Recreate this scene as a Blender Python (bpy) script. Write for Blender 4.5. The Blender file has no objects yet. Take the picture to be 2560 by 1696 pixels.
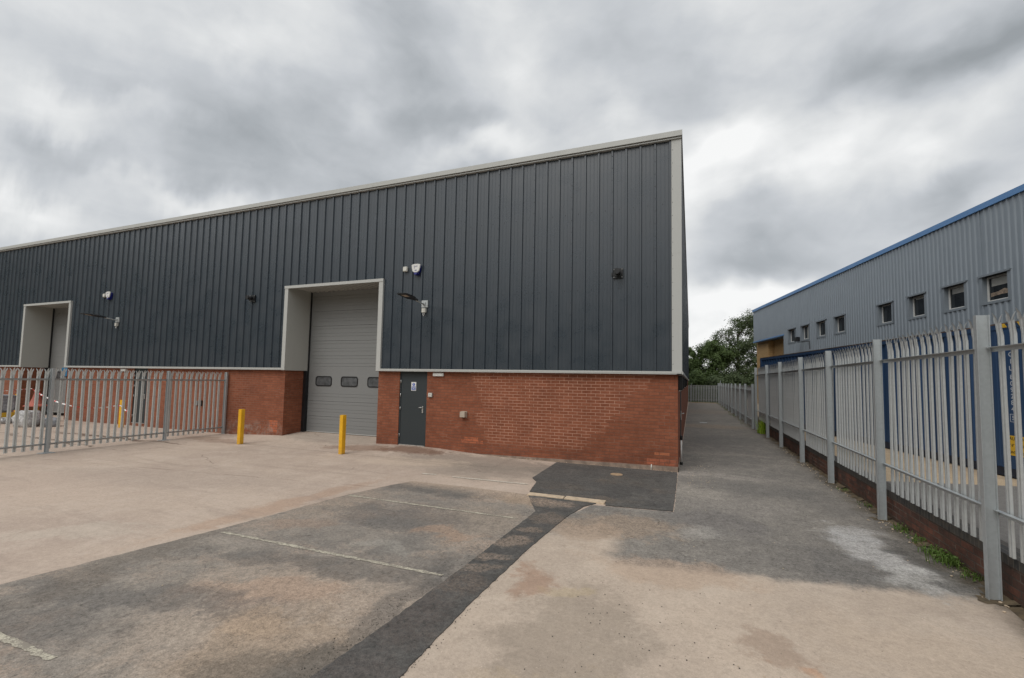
import bpy, bmesh, math, random
from mathutils import Vector, Matrix
R = math.radians
SC = bpy.context.scene
COL = SC.collection

# ------------------------------------------------------------------ tagging
def tag(o, label=None, cat=None, group=None, kind=None):
    if label: o['label'] = label
    if cat: o['category'] = cat
    if group: o['group'] = group
    if kind: o['kind'] = kind
    return o

def thing(name, loc, label, cat, group=None, rz=0.0):
    o = bpy.data.objects.new(name, None)
    o.empty_display_size = 0.2
    COL.objects.link(o)
    o.location = loc
    o.rotation_euler = (0, 0, rz)
    return tag(o, label, cat, group)

# ------------------------------------------------------------------ node DSL
class G:
    def grainy(s, a): return s.mix(1.0, a, s.comb(s._m, s._m, s._m), 'MULTIPLY')
    def __init__(s, name, rough=0.7, metal=0.0, spec=0.5):
        s.m = bpy.data.materials.new(name)
        s.m.use_nodes = True
        s.nt = s.m.node_tree
        s.b = s.nt.nodes['Principled BSDF']
        s.b.inputs['Roughness'].default_value = rough
        s.b.inputs['Metallic'].default_value = metal
        s.b.inputs['Specular IOR Level'].default_value = spec
        s._tc = None
    def n(s, t, **kw):
        nd = s.nt.nodes.new(t)
        for k, v in kw.items(): setattr(nd, k, v)
        return nd
    def put(s, sock, v):
        if isinstance(v, bpy.types.NodeSocket): s.nt.links.new(v, sock)
        elif isinstance(v, (tuple, list)):
            sock.default_value = tuple(v) + (1,) * (len(sock.default_value) - len(v)) if len(sock.default_value) > len(v) else tuple(v)
        else: sock.default_value = v
    def tc(s, kind='Object'):
        if s._tc is None: s._tc = s.n('ShaderNodeTexCoord')
        return s._tc.outputs[kind]
    def noise(s, vec, scale, detail=4, rough=0.55, dist=0.0, out='Fac'):
        nd = s.n('ShaderNodeTexNoise')
        s.put(nd.inputs['Vector'], vec)
        nd.inputs['Scale'].default_value = scale
        nd.inputs['Detail'].default_value = detail
        nd.inputs['Roughness'].default_value = rough
        nd.inputs['Distortion'].default_value = dist
        return nd.outputs[0 if out == 'Fac' else 1]
    def vor(s, vec, scale, feat='F1', out='Distance'):
        nd = s.n('ShaderNodeTexVoronoi', feature=feat)
        s.put(nd.inputs['Vector'], vec)
        nd.inputs['Scale'].default_value = scale
        return nd.outputs[out]
    def mapping(s, vec, scale=(1, 1, 1), loc=(0, 0, 0), rot=(0, 0, 0)):
        nd = s.n('ShaderNodeMapping')
        s.put(nd.inputs['Vector'], vec)
        nd.inputs['Scale'].default_value = scale
        nd.inputs['Location'].default_value = loc
        nd.inputs['Rotation'].default_value = rot
        return nd.outputs[0]
    def rng(s, v, a, b, c=0.0, d=1.0, smooth=True):
        nd = s.n('ShaderNodeMapRange')
        nd.interpolation_type = 'SMOOTHSTEP' if smooth else 'LINEAR'
        s.put(nd.inputs['Value'], v)
        for i, x in zip(('From Min', 'From Max', 'To Min', 'To Max'), (a, b, c, d)): nd.inputs[i].default_value = x
        return nd.outputs[0]
    def math(s, op, a, b=None, c=None, clamp=False):
        nd = s.n('ShaderNodeMath', operation=op)
        nd.use_clamp = clamp
        s.put(nd.inputs[0], a)
        if b is not None: s.put(nd.inputs[1], b)
        if c is not None: s.put(nd.inputs[2], c)
        return nd.outputs[0]
    def mul(s, a, b): return s.math('MULTIPLY', a, b)
    def add(s, a, b): return s.math('ADD', a, b)
    def mix(s, f, a, b, blend='MIX'):
        nd = s.n('ShaderNodeMix', data_type='RGBA', blend_type=blend)
        s.put(nd.inputs[0], f)
        s.put(nd.inputs[6], a if isinstance(a, bpy.types.NodeSocket) else tuple(a) + (1,))
        s.put(nd.inputs[7], b if isinstance(b, bpy.types.NodeSocket) else tuple(b) + (1,))
        return nd.outputs[2]
    def xyz(s, v):
        nd = s.n('ShaderNodeSeparateXYZ'); s.put(nd.inputs[0], v); return nd.outputs
    def comb(s, x, y, z):
        nd = s.n('ShaderNodeCombineXYZ')
        for i, v in enumerate((x, y, z)): s.put(nd.inputs[i], v)
        return nd.outputs[0]
    def vadd(s, a, b):
        nd = s.n('ShaderNodeVectorMath', operation='ADD'); s.put(nd.inputs[0], a); s.put(nd.inputs[1], b); return nd.outputs[0]
    def vscale(s, a, k):
        nd = s.n('ShaderNodeVectorMath', operation='SCALE'); s.put(nd.inputs[0], a); nd.inputs['Scale'].default_value = k; return nd.outputs[0]
    def warp(s, vec, scale, amt):
        nc = s.noise(vec, scale, 4, 0.6, out='Color')
        nd = s.n('ShaderNodeVectorMath', operation='SUBTRACT'); s.put(nd.inputs[0], nc); nd.inputs[1].default_value = (.5, .5, .5)
        return s.vadd(vec, s.vscale(nd.outputs[0], amt))
    def blob(s, vec, cx, cy, rx, ry, ang=0.0, soft=1.0):
        """1 inside an ellipse in the xy plane, falling softly to 0"""
        o = s.xyz(vec)
        dx = s.math('SUBTRACT', o[0], cx); dy = s.math('SUBTRACT', o[1], cy)
        c, sn = math.cos(ang), math.sin(ang)
        u = s.add(s.mul(dx, c / rx), s.mul(dy, sn / rx))
        v = s.add(s.mul(dx, -sn / ry), s.mul(dy, c / ry))
        d2 = s.add(s.mul(u, u), s.mul(v, v))
        return s.math('POWER', 2.718, s.mul(d2, -1.0 * soft))
    def gblob(s, vec, raw, cx, cy, rx, ry, ang=0.0):
        """ellipse of dust or damp with a gritty, broken edge"""
        if not hasattr(s, '_br'):
            a = s.noise(raw, 2.6, 12, .78, .3); b = s.noise(raw, 17, 8, .85)
            s._br = s.add(s.mul(s.math('SUBTRACT', a, .5), 1.5), s.mul(s.math('SUBTRACT', b, .5), .9))
        return s.rng(s.add(s.blob(vec, cx, cy, rx * 1.25, ry * 1.25, ang), s._br), .30, .78)
    def cracks(s, raw, scale, th, mask_scale, lo, hi):
        w = s.warp(raw, 2.5, .35)
        nd = s.n('ShaderNodeTexVoronoi', feature='DISTANCE_TO_EDGE'); s.put(nd.inputs['Vector'], w); nd.inputs['Scale'].default_value = scale
        return s.mul(s.rng(nd.outputs[0], th, th * .3), s.rng(s.noise(raw, mask_scale, 4, .6), lo, hi))
    def bump(s, h, strength=0.3, dist=0.01, normal=None):
        nd = s.n('ShaderNodeBump')
        nd.inputs['Strength'].default_value = strength
        nd.inputs['Distance'].default_value = dist
        s.put(nd.inputs['Height'], h)
        if normal is not None: s.put(nd.inputs['Normal'], normal)
        s.nt.links.new(nd.outputs[0], s.b.inputs['Normal'])
        return nd.outputs[0]
    def col(s, c): s.put(s.b.inputs['Base Color'], c if isinstance(c, bpy.types.NodeSocket) else tuple(c) + (1,)); return s
    def rgh(s, v): s.put(s.b.inputs['Roughness'], v); return s

def plain(name, c, rough=0.6, metal=0.0, spec=0.5, var=0.12, scale=6.0, bump=0.0):
    g = G(name, rough, metal, spec)
    v = g.tc('Object')
    n = g.noise(v, scale, 5, 0.6)
    lo = tuple(x * (1 - var) for x in c); hi = tuple(min(1, x * (1 + var)) for x in c)
    g.col(g.mix(g.rng(n, .3, .7), lo, hi))
    g.rgh(g.rng(n, .3, .7, max(0, rough - .07), min(1, rough + .07)))
    if bump: g.bump(g.noise(v, scale * 12, 4), bump, .003)
    return g.m

M = {}
# ------------------------------------------------------------------ materials
def brick_mat(name, c1, c2, mort_dark, mort_light, mask=None, bw=.225, bh=.075, patches=(), v0=.1127, stain=.5, swap=False):
    g = G(name, 0.85, 0, .3)
    uv = g.tc('UV')
    vec = g.mapping(uv, loc=(0, -v0, 0))
    def bt(a, b, m, ms=.0065, bias=0.0, smooth=.15):
        nd = g.n('ShaderNodeTexBrick')
        g.put(nd.inputs['Vector'], vec)
        g.put(nd.inputs['Color1'], a); g.put(nd.inputs['Color2'], b); g.put(nd.inputs['Mortar'], m)
        nd.inputs['Scale'].default_value = 1.0
        nd.inputs['Mortar Size'].default_value = ms
        nd.inputs['Mortar Smooth'].default_value = smooth
        nd.inputs['Bias'].default_value = bias
        nd.inputs['Brick Width'].default_value = bw
        nd.inputs['Row Height'].default_value = bh
        nd.offset = .5
        return nd
    n1 = g.noise(uv, .9, 5, .6); n2 = g.noise(uv, 9, 4, .7); n3 = g.noise(uv, 60, 3, .6)
    id_ = bt((0, 0, 0), (1, 1, 1), (.5, .5, .5))
    a = g.mix(id_.outputs['Color'], c1, c2)
    a = g.mix(g.mul(g.rng(n1, .42, .68), stain), a, tuple(x * .62 for x in c1))
    a = g.mix(g.mul(g.rng(n2, .35, .75), .35), a, tuple(min(1, x * 1.35 + .01) for x in c2))
    a = g.mix(g.mul(g.rng(n3, .3, .7), .25), a, (c1[0] * .5, c1[1] * .5, c1[2] * .5))
    mk = mask(g, uv) if mask else g.rng(g.noise(uv, .7, 3), .45, .6)
    mort = g.mix(mk, mort_dark, mort_light)
    for (x0, x1, z0, z1, cc) in patches:
        o = g.xyz(uv)
        w = g.mul(g.mul(g.math('GREATER_THAN', o[0], x0), g.math('LESS_THAN', o[0], x1)),
                  g.mul(g.math('GREATER_THAN', o[1], z0), g.math('LESS_THAN', o[1], z1)))
        w = g.mul(w, g.rng(g.add(g.noise(uv, 8, 5, .7), g.mul(g.math('SUBTRACT', id_.outputs['Fac'], .5), -.1)), .38, .58, .15, 1))
        a = g.mix(g.mul(w, .75), a, cc)
    c = g.mix(id_.outputs['Fac'], a, mort)
    g.col(c)
    h = g.add(g.mul(id_.outputs['Fac'], -1.0), g.mul(n3, .35))
    g.bump(h, .6, .006)
    return g

def main_mask(g, uv):
    """where the pale mortar smears show: a broad area stepping in towards the corner"""
    o = g.xyz(uv)
    st = g.math('MULTIPLY', g.math('FLOOR', g.math('DIVIDE', o[1], .15)), .15)
    right = g.add(g.mul(st, .95), -2.75)                # right limit grows with height
    lim = g.math('MINIMUM', right, -.85)
    wob = g.mul(g.math('SUBTRACT', g.noise(uv, 1.7, 3), .5), 1.1)
    a = g.rng(g.math('SUBTRACT', g.add(lim, wob), o[0]), -.06, .08)
    l = g.add(g.mul(st, -.18), -5.05)
    b = g.rng(g.math('SUBTRACT', o[0], g.add(l, wob)), -.05, .1)
    low = g.rng(o[1], .2, .45)
    e = g.rng(g.noise(uv, 2.3, 4), .3, .6, .45, 1)
    m = g.mul(g.mul(a, b), g.mul(low, e))
    far = g.mul(g.rng(o[0], -13.0, -14.0), .25)
    base = g.mul(g.rng(g.noise(uv, 3.0, 4), .52, .66), .3)
    return g.math('MAXIMUM', m, g.math('MAXIMUM', far, base))

def bloom(g):
    uv = g.tc('UV'); o = g.xyz(uv)
    src = g.b.inputs['Base Color'].links[0].from_socket
    n = g.noise(g.warp(uv, 2, .3), 5, 6, .7)
    k = g.mul(g.mul(g.rng(o[0], -11.9, -12.6), g.rng(o[0], -15.4, -14.6)), g.mul(g.rng(o[1], .62, .25), g.rng(n, .42, .66)))
    a = g.mix(g.mul(k, .7), src, (.33, .27, .23))
    k2 = g.mul(g.rng(o[1], .55, .1), g.rng(g.noise(uv, 3.3, 5, .65), .42, .65))
    a = g.mix(g.mul(k2, .35), a, (.09, .045, .035))
    n3 = g.noise(g.mapping(uv, scale=(1.2, .8, 1)), 1.3, 6, .6)
    a = g.mix(g.mul(g.rng(n3, .52, .76), .35), a, (.15, .055, .036))
    g.put(g.b.inputs['Base Color'], a)
b_ = brick_mat('red_brick', (.215, .068, .034), (.295, .102, .054), (.165, .078, .05), (.48, .27, .19), main_mask,
               patches=((-5.75, -5.1, .30, .375, (.5, .15, .07)), (-5.65, -5.25, .375, .45, (.5, .15, .07)),
                        (-.78, -.45, .335, .41, (.5, .17, .08)), (-12.75, -12.4, .17, .55, (.52, .14, .06)),
                        (-.95, -.32, .11, .26, (.42, .13, .07))))
bloom(b_)
M['brick'] = b_.m
# whitened lower courses left of the roller door are dried lime, part of the bricks' own colour
b2 = brick_mat('old_red_brick', (.070, .040, .032), (.215, .085, .056), (.065, .052, .042), (.20, .165, .14), None, stain=.9, v0=0, bw=.235, bh=.08)
g = b2; uvw = g.tc('UV')
src = g.b.inputs['Base Color'].links[0].from_socket
gr = g.noise(g.warp(uvw, 3, .3), 2.2, 6, .7)
a_ = g.mix(g.mul(g.rng(gr, .38, .66), .75), src, (.050, .040, .034))
hh = g.xyz(uvw)
a_ = g.mix(g.mul(g.rng(g.noise(uvw, 7, 4, .7), .58, .75), .45), a_, (.22, .19, .16))
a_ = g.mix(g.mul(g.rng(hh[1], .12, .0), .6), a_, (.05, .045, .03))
g.put(g.b.inputs['Base Color'], a_)
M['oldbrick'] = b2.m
M['buff'] = brick_mat('buff_brick', (.42, .27, .12), (.50, .33, .16), (.34, .23, .12), (.40, .29, .16), None, stain=.15).m
# soldier course of blue engineering bricks
g = G('blue_brick', .7, 0, .4)
uv = g.tc('UV')
nd = g.n('ShaderNodeTexBrick'); g.put(nd.inputs['Vector'], uv)
g.put(nd.inputs['Color1'], (.035, .035, .036)); g.put(nd.inputs['Color2'], (.065, .06, .055)); g.put(nd.inputs['Mortar'], (.13, .12, .1))
nd.inputs['Scale'].default_value = 1; nd.inputs['Brick Width'].default_value = .075; nd.inputs['Row Height'].default_value = .5
nd.inputs['Mortar Size'].default_value = .004; nd.offset = 0
g.col(g.mix(g.rng(g.noise(uv, 14, 4), .4, .8, 0, .6), nd.outputs['Color'], (.11, .09, .07)))
g.bump(g.mul(nd.outputs['Fac'], -1.0), .5, .005)
M['bluebrick'] = g.m

def paint(name, c, rough=.38, spec=.5, dirt=.12, streak=.1, grime=(.12, .11, .09)):
    g = G(name, rough, 0, spec)
    v = g.tc('Object')
    n = g.noise(v, 1.3, 5, .6)
    st = g.noise(g.mapping(v, scale=(9, 9, .25)), 1.0, 5, .65)
    fine = g.noise(v, 45, 3, .6)
    a = g.mix(g.mul(g.rng(n, .35, .7), dirt), c, tuple(x * .7 for x in c))
    a = g.mix(g.mul(g.rng(st, .48, .75), streak), a, grime)
    a = g.mix(g.mul(g.rng(fine, .4, .7), .05), a, tuple(min(1, x * 1.3) for x in c))
    g.col(a)
    g.rgh(g.add(g.rng(n, .3, .7, rough - .06, rough + .08), g.mul(st, .05)))
    g.bump(g.noise(g.mapping(v, scale=(2, 2, .5)), 1.6, 3), .08, .03)
    return g.m

M['anthracite'] = paint('anthracite_coated_steel', (.032, .043, .056), .28, .85, .15, .08, (.05, .058, .066))
M['anthracite_door'] = paint('anthracite_door_paint', (.032, .040, .044), .5, .4, .1, .05, (.08, .08, .08))
M['goose'] = paint('pale_grey_coated_steel', (.455, .462, .445), .45, .5, .08, .10, (.30, .29, .25))
M['goose_reveal'] = paint('pale_grey_reveal_lining', (.40, .405, .38), .5, .4, .08, .05, (.3, .29, .25))
M['roller'] = paint('grey_sectional_door_paint', (.218, .223, .222), .42, .45, .08, .06, (.2, .2, .19))
M['black'] = plain('black_plastic', (.014, .015, .017), .45, var=.3)
M['blackrub'] = plain('black_rubber', (.012, .012, .012), .8, var=.3)
M['glass_dark'] = plain('dark_glass', (.02, .022, .024), .08, spec=.9, var=.4, scale=3)
M['frost'] = plain('scratched_grey_glazing', (.085, .09, .095), .35, var=.35, scale=9)
M['white'] = plain('white_plastic', (.68, .68, .66), .45, var=.06)
M['upvc'] = plain('white_window_frame', (.62, .62, .6), .45, var=.08)
M['whitep'] = plain('off_white_plastic', (.60, .595, .55), .5, var=.08)
M['beigep'] = plain('beige_plastic', (.42, .36, .29), .6, var=.1)
M['bluep'] = plain('blue_plastic', (.012, .018, .17), .25, var=.2)
M['signblue'] = plain('sign_blue', (.03, .09, .42), .5, var=.08)
M['bluesign'] = plain('blue_notice', (.03, .17, .33), .55, var=.15)
M['chrome'] = plain('satin_steel', (.55, .55, .54), .35, metal=.7, var=.1)
M['bluetrim'] = paint('blue_coated_trim', (.10, .23, .46), .45, .4, .1, .06, (.1, .15, .25))
M['slate'] = paint('slate_blue_coated_steel', (.225, .262, .30), .45, .5, .12, .06, (.2, .2, .2))
M['slate_dark'] = paint('slate_flashing', (.19, .22, .25), .5, .4, .1, .05, (.15, .15, .15))
M['contblue'] = paint('container_blue_paint', (.022, .056, .128), .5, .4, .2, .10, (.08, .07, .06))
M['contshade'] = plain('container_shaded_base', (.012, .018, .035), .6, var=.4)  # container blue with shade painted in, for the bottom rail and underside
M['rust'] = plain('rusty_edge', (.09, .062, .05), .8, var=.5, scale=4)
M['hazy'] = plain('hazard_yellow', (.62, .38, .03), .5, var=.1)
M['glassb'] = plain('window_glass', (.02, .024, .028), .06, spec=.9, var=.3, scale=2)
M['blind'] = plain('pale_window_blind', (.30, .30, .28), .7, var=.1)
M['cone'] = plain('faded_orange_plastic', (.36, .10, .07), .7, var=.2)
M['bag'] = plain('white_woven_bag', (.45, .45, .45), .8, var=.4, scale=12, bump=.4)
M['bagg'] = plain('grey_woven_bag', (.27, .285, .31), .8, var=.4, scale=9, bump=.4)
M['wood'] = plain('pale_timber', (.45, .33, .2), .8, var=.2, scale=5)
M['edging'] = plain('concrete_edging', (.50, .40, .29), .9, var=.18, scale=8, bump=.3)
M['cover'] = plain('worn_iron_cover', (.34, .24, .15), .85, var=.3, scale=10, bump=.3)
M['plinth'] = plain('cement_render', (.25, .19, .15), .92, var=.3, scale=5, bump=.5)
M['twhite'] = plain('white_lettering', (.45, .48, .52), .6, var=.05)
M['tblack'] = plain('black_lettering', (.01, .01, .01), .6, var=.05)
M['redt'] = plain('red_tape', (.5, .03, .03), .5, var=.1)
M['roofm'] = plain('grey_roof_sheet', (.3, .3, .3), .6, var=.15)
M['dusk'] = plain('office_clutter', (.26, .2, .15), .8, var=.5, scale=8)

# yellow bollards
g = G('yellow_bollard_paint', .42, 0, .45)
v = g.tc('Object'); o = g.xyz(v)
n = g.noise(v, 9, 5, .65)
a = g.mix(g.rng(n, .3, .7), (.70, .37, .012), (.80, .45, .02))
low = g.mul(g.rng(o[2], .22, .0), g.rng(g.noise(v, 22, 4), .35, .6))
a = g.mix(g.mul(low, .45), a, (.35, .22, .1))
sc = g.rng(g.noise(g.mapping(v, scale=(3, 3, 1)), 14, 5, .7), .64, .70)
a = g.mix(g.mul(sc, .5), a, (.28, .2, .12))
g.col(a)
M['yellow'] = g.m

# galvanised steel
def galv(name, base, metal=.4):
    g = G(name, .45, metal, .5)
    v = g.tc('Object')
    f = g.vor(g.warp(v, 20, .02), 38, out='Color')
    fx = g.xyz(f)[0]
    n = g.noise(v, 2.2, 5, .65)
    st = g.noise(g.mapping(v, scale=(14, 14, .5)), 1, 4, .6)
    a = g.mix(g.mul(fx, .3), tuple(x * .85 for x in base), tuple(min(1, x * 1.12) for x in base))
    a = g.mix(g.mul(g.rng(n, .4, .7), .35), a, tuple(x * .68 for x in base))
    a = g.mix(g.mul(g.rng(st, .5, .75), .25), a, tuple(min(1, x * 1.25) for x in base))
    g.col(a)
    g.rgh(g.rng(n, .3, .7, .33, .52))
    return g.m
M['galv'] = galv('galvanised_steel', (.49, .525, .54), .4)
M['galvp'] = galv('galvanised_pale_steel', (.53, .555, .56), .35)
M['galv_lit'] = galv('lit_galvanised_steel', (.66, .68, .665), .25)  # same pale steel with light painted in, for the left fence's pales
M['galvd'] = galv('weathered_galvanised_steel', (.36, .39, .41))

# ---------------------------------------------------------------- ground materials
def ground_base(g, v, c, dark, light, grain=.5, gs=140):
    """aggregate grain, patchy tone"""
    n0 = g.noise(v, .35, 6, .62, .3); n1 = g.noise(v, 1.7, 6, .65, .4); n2 = g.noise(v, 12, 5, .7); f = g.noise(v, gs, 3, .75); f2 = g.noise(v, gs * .33, 3, .7); f3 = g.noise(v, 24, 6, .8)
    a = g.mix(g.rng(n0, .34, .66), dark, c)
    a = g.mix(g.mul(g.rng(n1, .42, .72), .55), a, light)
    a = g.mix(g.mul(g.rng(n2, .5, .8), .25), a, dark)
    oc = g.noise(v, 6, 14, .82, .1)
    oc2 = g.noise(g.mapping(v, scale=(1, 1.25, 1), rot=(0, 0, .6)), 22, 10, .9)
    # grain: one grey multiplier laid over everything at the end
    m = g.add(1.0, g.mul(g.math('SUBTRACT', oc, .5), 2.1 * grain))
    m = g.add(m, g.mul(g.math('SUBTRACT', oc2, .5), 2.0 * grain))
    m = g.add(m, g.mul(g.math('SUBTRACT', f3, .5), 1.6 * grain))
    m = g.add(m, g.mul(g.rng(f, .50, .68), -.55 * grain))
    m = g.add(m, g.mul(g.rng(f, .46, .30), .60 * grain))
    m = g.add(m, g.mul(g.rng(f2, .54, .70), -.35 * grain))
    dot = g.mul(g.rng(g.vor(v, 15), .11, .06), g.rng(g.noise(v, 3.5, 3), .44, .6))
    m = g.add(m, g.mul(dot, -.42)) ; dot2 = g.mul(g.rng(g.vor(g.mapping(v, loc=(7, 3, 0)), 19), .10, .05), g.rng(g.noise(v, 2.2, 3), .46, .6))
    m = g.add(m, g.mul(dot2, .5))
    g._m = g.math('MINIMUM', g.math('MAXIMUM', m, .25), 1.9)
    return a, n0, n1, n2, f, f2

# concrete apron (pinkish), greyer towards the wall right of the personnel door
g = G('apron_concrete', .9, 0, .25)
v = g.tc('Object')
a, n0, n1, n2, f, f2 = ground_base(g, v, (.475, .385, .315), (.405, .323, .267), (.53, .44, .37), .28)
w = g.warp(v, 1.2, .9)
for (cx, cy, rx, ry, an, cc, k) in (
        (-4.3, 8.75, 1.9, .75, .0, (.27, .232, .195), .6), (-4.6, 9.5, 2.4, .8, .0, (.24, .205, .172), .7), (-1.6, 9.6, 1.6, 1.0, 0, (.2, .175, .15), .7),
        (-7.0, 10.1, 1.0, .35, 0, (.16, .09, .06), .8), (-8.6, 9.9, 1.0, .3, .1, (.2, .12, .08), .55),
        (-13.6, 9.3, 1.6, .3, -.1, (.30, .21, .16), .6), (-16.8, 8.3, 3.0, .12, .02, (.12, .08, .06), .9), (-19, 7.3, 4.0, .05, -.06, (.11, .08, .06), .9),
        (-5.9, 5.2, .25, 1.7, -.12, (.36, .22, .14), .4), (-7.2, 3.3, .8, .3, .6, (.5, .43, .36), .6),
        (-9.6, 5.5, 3.2, .8, .25, (.38, .31, .26), .5), (-12, 4.0, 3.0, 1.0, .1, (.48, .38, .31), .5),
        (-6.2, 8.9, 1.2, .5, .2, (.54, .44, .35), .6), (-10.3, 10.6, 2.0, .6, 0, (.30, .26, .22), .5)):
    a = g.mix(g.mul(g.gblob(w, v, cx, cy, rx, ry, an), k), a, cc)
# joint lines of the slabs
o = g.xyz(g.warp(v, 3, .05))
for (px, py, ang, th) in ((-9.0, 6.2, .12, .008),):
    d = g.math('ABSOLUTE', g.add(g.mul(g.math('SUBTRACT', o[0], px), -math.sin(ang)), g.mul(g.math('SUBTRACT', o[1], py), math.cos(ang))))
    a = g.mix(g.mul(g.rng(d, th * 2.2, th * .6), g.rng(g.noise(v, .8, 4), .40, .56, 0, .75)), a, (.17, .12, .09))
# sweeping tyre marks
wv = g.noise(g.mapping(g.warp(v, .5, .6), scale=(.22, 2.6, 1), rot=(0, 0, -.28)), 1.2, 5, .6)
a = g.mix(g.mul(g.rng(wv, .52, .7), .35), a, (.27, .215, .18))
sp = g.rng(g.vor(v, 3.1), .05, .03)
a = g.mix(g.mul(sp, g.rng(g.noise(v, 1.1, 2), .5, .6, 0, .7)), a, (.12, .1, .09))
a = g.mix(g.mul(g.cracks(v, .42, .006, .6, .52, .62), .6), a, (.11, .085, .07))
g.col(g.grainy(a)); g.bump(g.add(f, g.mul(n2, .5)), .35, .004)
M['apron'] = g.m

# car park tarmac: grey, worn, sandy dust drifts
g = G('worn_tarmac', .92, 0, .25)
v = g.tc('Object')
a, n0, n1, n2, f, f2 = ground_base(g, v, (.265, .236, .205), (.188, .172, .155), (.34, .297, .252), .62, 120)
w = g.warp(v, 1.5, 1.0)
oc_ = g.noise(v, 7, 12, .85)
dn = g.noise(g.mapping(w, scale=(.55, 1.3, 1)), .9, 6, .65)
spk = g.rng(f2, .62, .42, .25, 1)
a = g.mix(g.mul(g.mul(g.rng(g.add(dn, g.mul(g.math('SUBTRACT', oc_, .5), .35)), .44, .66), spk), .7), a, (.40, .305, .235))
for (cx, cy, rx, ry, an, cc, k) in (
        (-3.2, 2.9, 1.3, 1.0, .2, (.40, .325, .26), .6), (-2.9, 5.7, .7, .6, 0, (.34, .275, .215), .45), (-5.2, 5.6, .5, .9, 0, (.33, .27, .215), .35), (-3.6, 3.1, .7, .25, .4, (.38, .27, .2), .6), (-3.3, 2.75, .35, .15, 0, (.40, .29, .2), .6), (-2.9, 2.5, .5, .5, 0, (.34, .26, .19), .6),
        (-4.6, 2.6, 1.2, .22, .25, (.12, .115, .11), .6), (-5.1, 1.9, .9, .35, .3, (.12, .115, .11), .55), (-3.6, 3.7, 1.5, .2, .15, (.09, .088, .086), .5),
        (-4.6, 6.9, 1.4, .35, 0, (.09, .09, .088), .6), (-3.9, 5.4, 1.1, .5, 0, (.105, .1, .098), .5), (-3.0, 5.1, .5, .16, .2, (.36, .25, .18), .55),
        (-2.6, 6.9, .6, .3, 0, (.33, .25, .18), .65), (-5.6, 3.4, .25, 1.6, .15, (.15, .13, .11), .5), (-2.45, 3.1, .16, 1.2, 0, (.10, .095, .09), .5),
        (-2.6, 2.2, .5, .5, 0, (.09, .085, .075), .5), (-4.9, 4.6, .5, .2, .3, (.3, .22, .17), .5), (-3.3, 4.4, .4, .12, .1, (.36, .34, .30), .35)):
    a = g.mix(g.mul(g.gblob(w, v, cx, cy, rx, ry, an), k), a, cc)
chip = g.rng(g.vor(v, 26), .14, .07)
a = g.mix(g.mul(chip, g.rng(g.noise(v, 30, 2), .55, .62, 0, .8)), a, (.36, .33, .29))
# dust blown in from the concrete along the top and left edges
o = g.xyz(g.warp(v, 5, .12))
e1 = g.rng(g.add(o[1], g.mul(g._br, .45)), 6.75, 7.35)
a = g.mix(g.mul(e1, .85), a, (.40, .315, .245))
a = g.mix(g.mul(g.cracks(v, .9, .007, .9, .53, .62), .5), a, (.05, .047, .043))
g.col(g.grainy(a)); g.bump(g.add(f, g.mul(f2, .8)), .6, .006)
M['tarmac'] = g.m

# right-hand surfacing: sandy concrete in front, grey asphalt running into the alley
g = G('alley_surface', .92, 0, .25)
v = g.tc('Object')
s_, n0, n1, n2, f, f2 = ground_base(g, v, (.475, .388, .312), (.405, .335, .275), (.53, .445, .365), .27, 130)
ms_ = g._m
g_, m0, m1, m2, h, h2 = ground_base(g, v, (.222, .204, .182), (.172, .16, .147), (.285, .26, .228), .75, 125)
w = g.warp(v, 1.6, .45)
o = g.xyz(w)
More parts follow.
